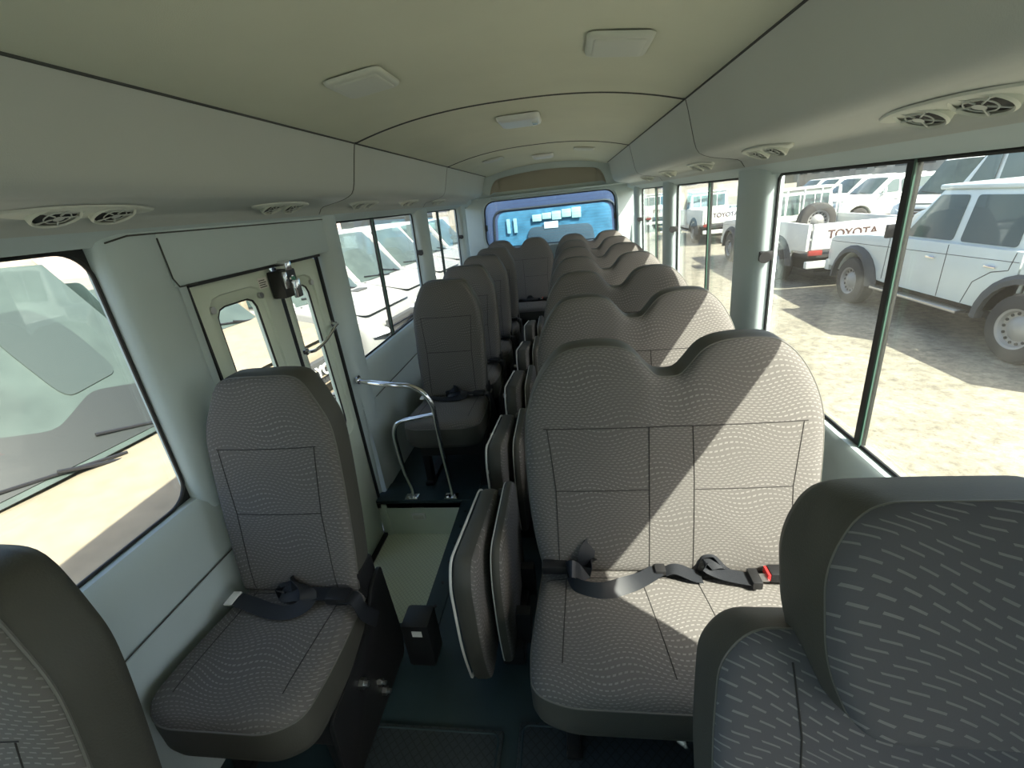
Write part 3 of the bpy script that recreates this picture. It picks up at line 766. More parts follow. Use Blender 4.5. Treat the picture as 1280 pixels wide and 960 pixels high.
# --- double seat, local origin at floor, centre x ; front of back at y=0 at z=.46
def double_seat():
    t = thing('double_seat', 'x', 'seat')
    hw = .395
    half = [(.0, 1.022), (.03, 1.026), (.055, 1.05), (.085, 1.085), (.115, 1.103), (.155, 1.112), (.215, 1.113), (.27, 1.104), (.315, 1.07), (.355, 1.01), (.385, .93), (hw, .84), (hw, .70), (.388, .58), (.372, .47), (.362, .44)]
    R_ = [(q.x, q.y) for q in catmull([(a, b, 0) for a, b in half], 4)]
    ol = R_ + [(-a, b) for a, b in R_[::-1][:-1]]
    P = Pad(ol, (0, .74), .085, back_fn(0, .46), .014, .020, 200)
    b = add_pad(P, t, 'backrest', M_fb)
    stitches(P, b, [[(-.34, .90), (.345, .90)], [(-.33, .90), (-.315, .72), (-.318, .46)], [(.335, .90), (.318, .72), (.325, .46)], [(-.055, .90), (-.057, .46)], [(.058, .90), (.063, .75), (.065, .46)], [(-.315, .715), (-.057, .72)], [(.065, .72), (.318, .72)]])
    # cushion : outline in x,y
    co = rpoly([(-.375, .05), (-.395, -.25), (-.385, -.36), (-.30, -.39), (.30, -.39), (.385, -.36), (.395, -.25), (.375, .05)], [.02, .06, .09, .1, .1, .09, .06, .02], 5)
    CP = Pad(co, (0, -.16), .105, lambda u, v, d: Vector((u, v, .415 + d - .02 * max(0, (v + .39) / .44))), .022, .034, 180)
    c = add_pad(CP, t, 'seat_cushion', M_fb, gname='cushion_skirt')
    stitches(CP, c, [[(-.31, -.31), (-.30, -.05)], [(-.05, -.34), (-.085, -.05), (-.085, .02)], [(.10, -.34), (.068, -.05), (.068, .02)], [(.30, -.32), (.30, -.05)], [(-.36, -.045), (.36, -.045)]])
    # base
    bs = bmesh.new(); box(bs, -.34, .34, -.30, .02, .20, .33, .01); box(bs, -.34, .34, .0, .09, .25, .50, .01)
    link('seat_base', bs, M_blk, t)
    for x in (-.30, .30):
        lg = bmesh.new(); box(lg, x - .018, x + .018, -.27, -.22, 0, .24, .005); box(lg, x - .018, x + .018, .02, .07, 0, .27, .005); box(lg, x - .022, x + .022, -.29, .10, 0, .03, .006)
        link('leg', lg, M_blk, t)
    # belts
    o0 = Vector((.445, 1.035, 0)); z = .465
    def q(x, y, dz=0): return Vector((x - o0.x, y - o0.y, z + dz))
    def W(*a): return [Vector(v) for v in a]
    bb = bmesh.new()
    ribbon(bb, [q(.235, 1.03, .0), q(.205, 1.0, .045), q(.225, 1.03, .085), q(.25, 1.045, .05), q(.20, .99, .012), q(.165, .965, .045), q(.15, .985, .01), q(.175, .945, .004), q(.24, .925, .004), q(.31, .945, .006), q(.36, .968, .006), q(.41, 1.0, .008)], .046,
           W((1, .3, 0), (.8, .2, .6), (.7, .7, 0), (.8, .3, -.5), (.3, 1, .2), (0, .8, .6), (-.2, .6, .8), (0, .3, 1), (-.1, .6, .8), (-.2, 1, .5), (-.2, 1, .1), (-.2, 1, 0)))
    be = link('seat_belt', bb, M_belt, t)
    link('belt_adjuster', B(*[v for ab in ((.40 - o0.x, .43 - o0.x), (.985 - o0.y, 1.035 - o0.y), (z, z + .018)) for v in ab], bev=.004), M_blk, be)
    link('buckle', B(*[v for ab in ((.075 - o0.x, .15 - o0.x), (.985 - o0.y, 1.02 - o0.y), (z, z + .028)) for v in ab], bev=.006), M_blk, be)
    link('buckle_button', B(*[v for ab in ((.15 - o0.x, .156 - o0.x), (.99 - o0.y, 1.015 - o0.y), (z + .006, z + .022)) for v in ab], bev=.002), M_red, be)
    bb = bmesh.new()
    ribbon(bb, [q(.43, 1.0, .008), q(.455, .998, .018), q(.50, .985, .006), q(.525, .985, .0)], .046, W((.1, 1, 0), (.1, 1, 0), (.1, 1, 0), (.2, 1, 0)))
    ribbon(bb, [q(.52, 1.035, .0), q(.53, 1.03, .045), q(.565, 1.03, .05), q(.585, 1.02, .03), q(.60, 1.03, .01), q(.575, 1.01, .035), q(.54, 1.0, .03), q(.57, .985, .016), q(.61, .975, .012), q(.65, .967, .012)], .046,
           W((0, 1, .2), (0, 1, .2), (.3, 1, 0), (.3, 1, 0), (0, 1, 0), (.1, 1, .2), (.2, .9, .3), (.2, 1, 0), (.2, 1, 0), (.2, 1, 0)))
    be = link('seat_belt', bb, M_belt, t)
    link('latch_tongue', B(*[v for ab in ((.645 - o0.x, .672 - o0.x), (.94 - o0.y, .995 - o0.y), (z, z + .026)) for v in ab], bev=.006), M_blk, be)
    link('tongue_plate', B(*[v for ab in ((.67 - o0.x, .695 - o0.x), (.96 - o0.y, .985 - o0.y), (z + .01, z + .014)) for v in ab]), M_steel, be)
    link('buckle', B(*[v for ab in ((.70 - o0.x, .765 - o0.x), (.965 - o0.y, 1.005 - o0.y), (z, z + .03)) for v in ab], bev=.006), M_blk, be)
    link('buckle_button', B(*[v for ab in ((.693 - o0.x, .702 - o0.x), (.967 - o0.y, 1.003 - o0.y), (z + .004, z + .026)) for v in ab], bev=.003), M_red, be)
    return t
ds0 = double_seat()
A0, DP_ = 1.03, .6257
dl = ['nearest wide double seat on the right, sunlit, with seat belts lying on its cushion', 'second double seat from the front on the right, directly behind the nearest one', 'third double seat from the front on the right-hand side', 'fourth double seat from the front on the right-hand side', 'fifth double seat from the front on the right-hand side', 'sixth double seat on the right-hand side, the farthest before the rear bench']
for i in range(6):
    o = ds0 if i == 0 else copy_tree(ds0)
    o.location = (.445, A0 + i * DP_, 0); o['label'] = dl[i]; o['group'] = 'double seats down the right-hand side'
for x, l in ((-.355, 'rear bench double seat at the end of the aisle, left half, under the rear window'), (.45, 'rear bench double seat under the rear window, right half behind the last row')):
    o = copy_tree(ds0); o.location = (x, 4.93, 0); o['label'] = l; o['group'] = 'rear bench seats'

# --- single seat
def single_seat():
    t = thing('single_seat', 'x', 'seat')
    hw = .205
    half = [(0, 1.115), (.06, 1.115), (.105, 1.110), (.135, 1.088), (.170, 1.025), (.194, .965), (.202, .87), (.203, .72), (.200, .58), (.192, .44)]
    R_ = [(q.x, q.y) for q in catmull([(a, b, 0) for a, b in half], 4)]
    ol = R_ + [(-a, b) for a, b in R_[::-1][:-1]]
    P = Pad(ol, (0, .78), .085, back_fn(0, .46), .014, .022, 140)
    b = add_pad(P, t, 'backrest', M_fb)
    stitches(P, b, [[(-.155, .92), (.155, .92)], [(-.15, .92), (-.135, .72), (-.138, .46)], [(.15, .92), (.135, .72), (.138, .46)], [(-.135, .72), (.135, .72)]])
    co = rpoly([(-.195, .05), (-.215, -.22), (-.21, -.36), (-.14, -.40), (.14, -.40), (.21, -.36), (.215, -.22), (.195, .05)], [.02, .06, .08, .08, .08, .08, .06, .02], 5)
    CP = Pad(co, (0, -.17), .115, lambda u, v, d: Vector((u, v, .425 + d - .03 * max(0, (v + .40) / .45))), .020, .034, 120)
    c = add_pad(CP, t, 'seat_cushion', M_fb, gname='cushion_skirt')
    stitches(CP, c, [[(-.14, -.34), (-.14, -.02)], [(.15, -.33), (.15, -.02)], [(-.145, -.03), (.155, -.03)]])
    bs = bmesh.new(); box(bs, -.17, .205, -.30, .02, .20, .335, .012); box(bs, -.17, .205, .0, .09, .22, .50, .01)
    link('seat_base', bs, M_blk, t)
    sp_ = extr(rpoly([(-.33, .02), (-.30, .30), (-.05, .34), (.03, .43), (.10, .44), (.12, .10), (.10, .02)], .02), lambda u, v, d: Vector((d, u, v)), .205, .218, .003)
    link('side_cover', sp_, M_blk, t)
    for x in (-.15, .18):
        lg = bmesh.new(); box(lg, x - .018, x + .018, -.29, -.23, 0, .22, .005); box(lg, x - .018, x + .018, .03, .08, 0, .24, .005); box(lg, x - .024, x + .024, -.31, .12, 0, .03, .006)
        link('leg', lg, M_blk, t)
    for (y, z, r) in ((-.16, .245, .016), (-.085, .135, .012), (-.075, .08, .014), (-.32, .10, .012)):
        bm = bmesh.new(); tube(bm, [(.216, y, z), (.232, y, z)], r, 6); tube(bm, [(.23, y, z), (.244, y, z)], r * .55, 10)
        link('bolt', bm, M_steel, t)
    # belt
    o0 = Vector((-.69, .955, 0)); z = .462
    def q(x, y, dz=0): return Vector((x - o0.x, y - o0.y, z + dz))
    bb = bmesh.new()
    ribbon(bb, [q(-.86, .885, .006), q(-.80, .868, .008), q(-.70, .84, .010), q(-.64, .845, .012), q(-.615, .88, .02), q(-.65, .905, .05), q(-.70, .92, .03), q(-.72, .905, .012), q(-.66, .895, .02), q(-.60, .90, .016), q(-.55, .90, .016)], .046,
           [Vector(v) for v in ((.2, 1, 0), (.2, 1, 0), (.1, 1, 0), (-.4, .9, .2), (-.8, .4, .5), (-.2, -.6, .8), (0, 1, .2), (0, .6, .8), (0, 1, .2), (0, 1, 0), (0, 1, 0))])
    be = link('seat_belt', bb, M_belt, t)
    link('belt_tag', B(*[v for ab in ((-.885 - o0.x, -.858 - o0.x), (.862 - o0.y, .91 - o0.y), (z + .003, z + .010)) for v in ab], bev=.002), M_tag, be)
    link('buckle', B(*[v for ab in ((-.56 - o0.x, -.49 - o0.x), (.87 - o0.y, .915 - o0.y), (z + .004, z + .03)) for v in ab], bev=.007), M_blk, be)
    bb = bmesh.new(); ribbon(bb, [q(-.50, .89, .016), q(-.47, .885, .014), q(-.455, .88, -.03), q(-.452, .93, -.12)], .045, [Vector((0, 1, 0))] * 4)
    link('belt_stalk', bb, M_belt, be)
    link('tongue_plate', B(*[v for ab in ((-.585 - o0.x, -.558 - o0.x), (.885 - o0.y, .91 - o0.y), (z + .008, z + .012)) for v in ab]), M_steel, be)
    return t
ss0 = single_seat()
sl = [(-.682, .940, 'single seat beside the entrance door with a belt and white tag on its cushion'), (-.685, .215, 'single seat at the front left corner, partly outside the frame'),
      (-.525, 2.385, 'single seat just behind the chrome handrail, first of the left row past the door'), (-.52, 2.95, 'second single seat in the left row past the entrance door'),
      (-.505, 3.53, 'third single seat in the left row past the entrance door'), (-.50, 4.10, 'fourth single seat in the left row, farthest before the rear bench')]
for i, (x, y, l) in enumerate(sl):
    o = ss0 if i == 0 else copy_tree(ss0)
    o.location = (x, y, 0); o['label'] = l; o['group'] = 'single seats down the left-hand side'

# --- folded jump seats in the aisle
def jump_seat():
    t = thing('folding_aisle_seat', 'x', 'seat')
    # cushion slab: outline in (y,z), front edge at y=0 ; x outward -x
    ol = rpoly([(.02, .07), (.50, .10), (.52, .44), (.46, .50), (.03, .565), (-.01, .50), (-.015, .25)], [.02, .04, .04, .04, .03, .04, .08], 5)
    P = Pad(ol, (.22, .32), .055, lambda u, v, d: Vector((-.120 + d, u, v)), .006, .012, 120)
    o = link('folded_cushion', P.cover(), M_fs, t, auto=60); link('cushion_skirt', P.gusset(), M_olive, t, auto=50)
    link('piping', T([(-.125 - .055, p[0], p[1]) for p in P.o], .0042, 6, True), M_pipe2, o)
    ol = rpoly([(.07, .08), (.50, .10), (.50, .50), (.44, .54), (.10, .535), (.06, .44), (.05, .25)], [.03, .04, .05, .05, .05, .06, .08], 5)
    P = Pad(ol, (.24, .32), .028, lambda u, v, d: Vector((-.052 + d, u, v)), .004, .008, 100)
    o = link('folded_backrest', P.cover(), M_fs, t, auto=60); link('backrest_shell', P.gusset(), M_olive, t, auto=50)
    link('piping', T([(-.050 - .028, p[0], p[1]) for p in P.o], .0022, 6, True), M_pipe2, o)
    bm = bmesh.new(); box(bm, -.10, -.02, .12, .42, .0, .09, .01); box(bm, -.115, .01, .16, .20, .06, .2, .006); box(bm, -.115, .01, .36, .40, .06, .2, .006)
    link('hinge_bracket', bm, M_blk, t)
    link('hinge_cap', T([(-.10, .43, .50), (-.045, .43, .50)], .018, 12), M_blk, t)
    return t
js0 = jump_seat()
jl = ['nearest folded aisle seat, upright beside the nearest double seat', 'second folded aisle seat along the aisle', 'third folded aisle seat along the aisle', 'fourth folded aisle seat along the aisle', 'fifth folded aisle seat, farthest along the aisle']
for i in range(5):
    o = js0 if i == 0 else copy_tree(js0)
    o.location = (0, .90 + i * DP_ * 1.0, 0); o['label'] = jl[i]; o['group'] = 'folded aisle seats'

# --- driver's seat with its separate headrest
t = thing('driver_seat', 'high-backed seat with large separate headrest in the lower right corner', 'seat', (.61, .43, 0))
ol = rpoly([(-.20, .44), (.20, .44), (.245, .56), (.25, .79), (.240, .92), (.20, .968), (-.20, .968), (-.240, .92), (-.25, .79), (-.245, .56)], [.03, .03, .06, .06, .04, .04, .04, .04, .06, .06], 6)
P = Pad(ol, (0, .75), .10, lambda u, v, d: Vector((u, .0 + .26 * (v - .95) - d, v - .018 + min(0, d) * .75)), .012, .022, 160)
b = add_pad(P, t, 'backrest', M_fd, pr=.0015)
stitches(P, b, [[(-.160, .945), (-.150, .85), (-.155, .45)], [(.160, .945), (.150, .85), (.155, .45)], [(-.155, .60), (.155, .60)]])
HP = Pad(rpoly([(-.115, .895), (.115, .895), (.150, .98), (.156, 1.10), (.12, 1.170), (-.12, 1.170), (-.156, 1.10), (-.150, .98)], [.03, .03, .05, .04, .05, .05, .04, .05], 6), (0, 1.04), .115,
         lambda u, v, d: Vector((u, -.05 + .22 * (v - 1.04) - d, v + min(0, d) * .42)), .014, .020, 140)
h = link('headrest', HP.cover(), M_fd, t, auto=60); link('headrest_cover', HP.gusset(.02), M_olive, h, auto=50); link('piping', HP.piping(.0012), M_pipe, h)
CPd = Pad(rpoly([(-.22, .02), (-.25, -.42), (.25, -.42), (.22, .02)], .05), (0, -.2), .12, lambda u, v, d: Vector((u, v - .12, .46 + d)), .02, .03, 100)
add_pad(CPd, t, 'seat_cushion', M_fd, gname='cushion_skirt')
bs = bmesh.new(); box(bs, -.2, .2, -.46, -.06, .0, .36, .02); box(bs, -.19, .19, -.13, -.06, .3, .50, .02)
link('seat_base', bs, M_blk, t)

# mats on the floor, engine cover panel
def floor_mat(x0, x1, y0, y1, label):
    t = thing('floor_mat', label, 'floor mat', ((x0 + x1) / 2, (y0 + y1) / 2, 0), group='ribbed dark floor panels')
    a, b = (x1 - x0) / 2, (y1 - y0) / 2
    link('tread_panel', B(-a, a, -b, b, .0, .018, .006), M_mat, t)
    link('edge_strip', T([(u, v, .016) for u, v in rrect(-a + .012, a - .012, -b + .012, b - .012, .02)], .004, 6, True), M_floor, t)
floor_mat(-.50, -.068, .20, .806, 'dark diamond-tread floor panel in front of the aisle, left of the two')
floor_mat(-.02, .80, .45, .835, 'dark diamond-tread floor panel in front of the nearest double seat')
# black fuse box beside the step, under the door seat
t = thing('control_box', 'small black box with a white label standing on the floor behind the door seat', 'box', (-.380, 1.05, 0))
link('case', B(-.055, .045, -.05, .045, 0, .20, .015), M_blk, t); link('label_sticker', B(-.015, .02, -.0515, -.0495, .155, .18), M_tag, t)
# cream wheel box by the left row
t = thing('heater_cover', 'cream rounded cover on the floor beside the left row of seats', 'cover', (-.232, 3.60, 0))
ol = rpoly([(-.26, 0), (.26, 0), (.20, .18), (.10, .26), (-.08, .26), (-.20, .16)], [.01, .01, .08, .06, .06, .08], 6)
link('shell', extr(ol, lambda u, v, d: Vector((d, u, v)), -.016, .016, .006, 3), M_door, t)
link('base_lip', B(-.02, .025, -.26, .26, 0, .012, .004), M_door, t)

# ------------------------------------------------------------------ outdoors
bm = bmesh.new()
vs = [bm.verts.new(p) for p in ((-80, -60, G), (80, -60, G), (80, 120, G), (-80, 120, G))]; bm.faces.new(vs)
g_ = link('ground', bm, M_ground, None, smooth=False); tag(g_, kind='structure')
# our bus lower body (skirt and chassis) so that light does not leak from below
bm = bmesh.new(); box(bm, -1.035, -.985, YF - .5, 1.16, -.52, 0.0); box(bm, -1.035, -.985, 2.0, YR + .1, -.52, 0); box(bm, .985, 1.035, YF - .5, YR + .1, -.52, 0)
box(bm, -1.0, 1.0, YF - .5, YR + .1, -.50, -.30)
struct('trim_13', bm, M_body)

def wheel(parent, x, y, r=.39, w=.24, side=-1, z=None, steel=True):
    zc_ = r if z is None else z
    bm = bmesh.new(); k = 32
    prof = [(-w / 2, r * .58), (-w / 2 - .005, r * .75), (-w / 2 + .015, r * .93), (-w / 2 + .05, r), (w / 2 - .05, r), (w / 2 - .015, r * .93), (w / 2 + .005, r * .75), (w / 2, r * .58)]
    rows = [[bm.verts.new((x + a, y + q * math.cos(2 * PI * i / k), zc_ + q * math.sin(2 * PI * i / k))) for i in range(k)] for a, q in prof]
    for a, b in zip(rows, rows[1:]):
        for i in range(k): bm.faces.new((a[i], a[(i + 1) % k], b[(i + 1) % k], b[i]))
    t_ = link('tyre', bm, M_tyre, parent)
    bm = bmesh.new(); s = side
    prof = [(s * (w / 2 - .0), r * .60), (s * (w / 2 - .012), r * .52), (s * (w / 2 - .05), r * .48), (s * (w / 2 - .055), r * .36), (s * (w / 2 - .02), r * .24), (s * (w / 2 - .01), r * .14), (s * (w / 2 + .0), 0.001)]
    rows = [[bm.verts.new((x + a, y + q * math.cos(2 * PI * i / k), zc_ + q * math.sin(2 * PI * i / k))) for i in range(k)] for a, q in prof]
    for a, b in zip(rows, rows[1:]):
        for i in range(k): bm.faces.new((a[i], a[(i + 1) % k], b[(i + 1) % k], b[i]))
    rm_ = link('wheel_rim', bm, M_rim, t_)
    bm = bmesh.new()
    for i in range(14):
        a = 2 * PI * i / 14; c_ = Vector((x + s * (w / 2 - .045), y + r * .43 * math.cos(a), zc_ + r * .43 * math.sin(a)))
        tube(bm, [c_ - Vector((s * .006, 0, 0)), c_ + Vector((s * .004, 0, 0))], r * .045, 6)
    link('rim_holes', bm, M_under, t_)
    return t_
def YZ(x0, x1): return None
def fx(u, v, d): return Vector((d, u, v))
def arch(cyy, r, z0, n=10, ccw=True):
    """points of a wheel arch opening along the bottom edge, from rear to front"""
    out = []
    a0 = math.asin(max(-1, min(1, (z0 - .39) / r)))
    for k in range(n + 1):
        a = (PI - a0) + (a0 - (PI - a0)) * k / n
        out.append((cyy + r * math.cos(a), .39 + r * math.sin(a)))
    return out
def quad_panel(pts, th=.006):
    bm = bmesh.new(); vs = [bm.verts.new(p) for p in pts]; f = bm.faces.new(vs); f.normal_update(); nn = f.normal.copy()
    r = bmesh.ops.extrude_face_region(bm, geom=[f])
    for g in r['geom']:
        if isinstance(g, bmesh.types.BMVert): g.co -= nn * th
    return bm
def lerp(a, b, t): return tuple(a[i] + (b[i] - a[i]) * t for i in range(3))

def pickup(label, loc, rz=0, paint=None, text=True, detail=True, spare=False, rack=False, double=True, group=None):
    """origin on the ground under the rear axle; front towards +y"""
    paint = paint or M_paint
    t = thing('pickup_truck', label, 'pickup truck', loc, rz, group)
    H = .87
    # lower body side outline (y,z)
    cabr = .22 if double else 1.15
    body = [(cabr, .50), (2.35, .50)] + arch(3.18, .50, .52) + [(3.78, .55), (4.02, .56), (4.05, .80), (4.02, 1.06), (3.9, 1.12), (3.0, 1.20), (2.35, 1.22), (cabr, 1.22)]
    b0 = list(body)
    if double: b0 = arch(0, .53, .50)[-6:] + [(.75, .50)] + b0[1:] if False else b0
    link('cab_body', extr(b0, fx, -H, H, .035), paint, t)
    # greenhouse
    def gh(x, z0=1.20, z1=1.93, yr=cabr, yf=2.42, yrt=cabr + .10, yft=1.78): pass
    gb = bmesh.new()
    lo_ = [(-.80, cabr), (.80, cabr), (.80, 2.40), (-.80, 2.40)]; hi = [(-.70, cabr + .08), (.70, cabr + .08), (.70, 1.80), (-.70, 1.80)]
    t0 = bmesh.new()
    vl = [t0.verts.new((*p, 1.19)) for p in lo_]; vh = [t0.verts.new((*p, 1.88)) for p in hi]
    t0.faces.new(vl[::-1]); t0.faces.new(vh)
    for i in range(4): t0.faces.new((vl[i], vl[(i + 1) % 4], vh[(i + 1) % 4], vh[i]))
    bmesh.ops.bevel(t0, geom=t0.edges[:], offset=.045, segments=3, profile=.6, affect='EDGES')
    link('cab_roof', t0, paint, t)
    rb = bmesh.new(); box(rb, -.73, .73, cabr + .03, 1.86, 1.865, 1.93, .03, 3); link('roof_skin', rb, paint, t)
    # side windows
    for s in (-1, 1):
        def SP(y, z, o=.004):
            k = (z - 1.19) / (1.88 - 1.19); return (s * (.80 - .10 * k + o), y, z)
        wins = [[(1.32, 1.24), (2.22, 1.24), (1.80, 1.80), (1.32, 1.80)], [(.40, 1.24), (1.20, 1.24), (1.20, 1.80), (.44, 1.80)]] if double else [[(1.32, 1.24), (2.22, 1.24), (1.80, 1.80), (1.32, 1.80)]]
        for wq in wins:
            pts = [SP(y, z) for y, z in rpoly(wq, .05, 4)]
            bm = bmesh.new(); vs = [bm.verts.new(p) for p in pts]; r = bmesh.ops.extrude_face_region(bm, geom=[bm.faces.new(vs)])
            for g in r['geom']:
                if isinstance(g, bmesh.types.BMVert): g.co.x += s * .006
            link('side_window', bm, M_cglass, t)
        if detail:
            bm = bmesh.new(); X = s * (H + .001)
            tube(bm, [(X, 1.26, .52), (X, 1.26, 1.20)], .006, 4); 
            tube(bm, [(X, 2.42, .56), (X, 2.40, 1.20)], .006, 4)
            if double: tube(bm, [(X, .85, .52), (X, .76, .80), (X, .55, .95), (X, .34, 1.0), (X, .30, 1.20)], .006, 4)
            tube(bm, [(X, cabr + .02, 1.10), (X, 3.95, 1.02)], .004, 4)
            link('door_gap', bm, M_dark, t)
            for y in ((1.42, .48) if double else (1.42,)):
                link('door_handle', B(*sorted((X, X + s * .03)), y, y + .16, 1.00, 1.03, .008), M_chrome, t)
            mb = B(*sorted((s * .93, s * 1.08)), 2.18, 2.24, 1.22, 1.42, .02); link('side_mirror', mb, M_blk, t)
            box_ = B(*sorted((s * .84, s * .98)), .75, 2.5, .40, .44, .01); link('side_step', box_, M_steel, t)
    # windscreen and rear window
    bm = bmesh.new(); vs = [bm.verts.new(p) for p in ((-.70, 2.345, 1.27), (.70, 2.345, 1.27), (.62, 1.875, 1.83), (-.62, 1.875, 1.83))]; r = bmesh.ops.extrude_face_region(bm, geom=[bm.faces.new(vs)])
    for g in r['geom']:
        if isinstance(g, bmesh.types.BMVert): g.co += Vector((0, .02, .02))
    link('windscreen', bm, M_dglass, t)
    for a, b in ((-.66, -.36), (-.32, -.02), (.02, .32), (.36, .66)):
        bm = B(a * .97, b * .97, cabr + .0, cabr + .04, 1.32, 1.76, .0); 
        for v in bm.verts: v.co.y = cabr + (v.co.z - 1.19) * .115 - (.012 if v.co.y < cabr + .02 else -.02)
        link('rear_window', bm, M_cglass, t)
    # bumper, lights, grille
    link('front_bumper', B(-.86, .86, 3.98, 4.14, .46, .66, .03), M_paint if paint is M_paint else paint, t)
    link('grille', B(-.50, .50, 4.02, 4.07, .76, .98, .01), M_flare, t)
    for s in (-1, 1): link('headlight', B(*sorted((s * .56, s * .82)), 4.0, 4.07, .78, .97, .03), M_lens, t)
    # bed
    zb = .17 if text else 0
    z1 = 1.12 + zb
    bed = arch(0, .50, .52)
    ol = [(-1.22, .60 + zb)] + [(-.62, .56 + zb)] + bed + [(.18 if double else 1.10, .56), (.18 if double else 1.10, z1), (-1.22, z1)]
    for s in (-1, 1): link('bed_side', extr(ol, fx, *sorted((s * .82, s * .89)), .012), paint, t)
    link('bed_floor', B(-.82, .82, -1.20, (.18 if double else 1.1), .62, .68), M_under, t)
    link('bed_front', B(-.82, .82, (.12 if double else 1.04), (.18 if double else 1.1), .62, z1, .01), paint, t)
    tg = link('tailgate', B(-.80, .80, -1.26, -1.20, .62 + zb, z1, .015), paint, t)
    if text: text_obj('tailgate_lettering', 'TOYOTA', .22, frame3((-.08, -1.264, 1.07), (1, 0, 0), (0, 0, 1)), M_gold, tg, .002, .006)
    for s in (-1, 1):
        link('tail_light', B(*sorted((s * .60, s * .86)), -1.30, -1.24, .58 + zb * .6, .68 + zb * .6, .01), M_rlens, t)
    link('rear_bumper', B(-.86, .86, -1.28, -1.16, .42, .56, .02), M_flare if not text else paint, t)
    # flares
    for cyy in (0, 3.18):
        for s in (-1, 1):
            bm = bmesh.new()
            aa = [PI * k / 12 for k in range(13)]
            rows = []
            for (r_, x_) in ((.50, .86), (.50, .95), (.56, .945), (.66, .885), (.66, .86)):
                rows.append([bm.verts.new((s * x_, cyy + r_ * math.cos(a), .40 + r_ * math.sin(a) * (1 if r_ < .6 else .92))) for a in aa])
            for a, b in zip(rows, rows[1:]):
                for i in range(12): bm.faces.new((a[i], a[i + 1], b[i + 1], b[i]))
            link('wheel_flare', bm, M_flare, t)
            wheel(t, s * .80, cyy, .40, .25, s)
    link('underbody', B(-.6, .6, -1.1, 3.9, .30, .56, .03), M_under, t)
    if rack:
        bm = bmesh.new()
        for x in (-.75, -.38, 0, .38, .75): tube(bm, [(x, cabr - .12, 1.12), (x, cabr - .12, 1.92)], .02, 6)
        for z in (1.2, 1.90): tube(bm, [(-.78, cabr - .12, z), (.78, cabr - .12, z)], .022, 6)
        tube(bm, [(.78, cabr - .12, 1.9), (.84, cabr - .14, 1.12)], .022, 6); tube(bm, [(-.78, cabr - .12, 1.9), (-.84, cabr - .14, 1.12)], .022, 6)
        link('headboard_rack', bm, M_paint, t)
    return t
def spare_wheel(label, loc):
    t = thing('spare_wheel', label, 'wheel', loc); t.rotation_euler = (0, 0, PI / 2)
    wheel(t, 0, 0, .40, .24, -1, z=.40); return t
# near pickup (double cab)
pickup('white double-cab pickup outside the right window, nearest, with black wheel arches', (6.08, 5.42, G), 0, M_silver, text=False)
# pickup with lettering on the tailgate
X1 = 5.90; Y1 = 11.15
pickup('white pickup with lettered tailgate and bars over its rear window, spare wheel in bed', (X1, Y1, G), 0, M_paint, True, True, rack=True, double=False)
spare_wheel('spare wheel standing in the bed of the pickup with the lettered tailgate', (X1 + .05, Y1 + .45, G + .80))
pickup('white single-cab pickup seen from behind through the second right window', (6.25, 19.8, G), 0, M_paint, True, True, rack=False, double=False, group=None)
pickup('farthest white pickup seen through the third right window', (5.4, 27.5, G), 0, M_paint, True, False, rack=False, double=False)

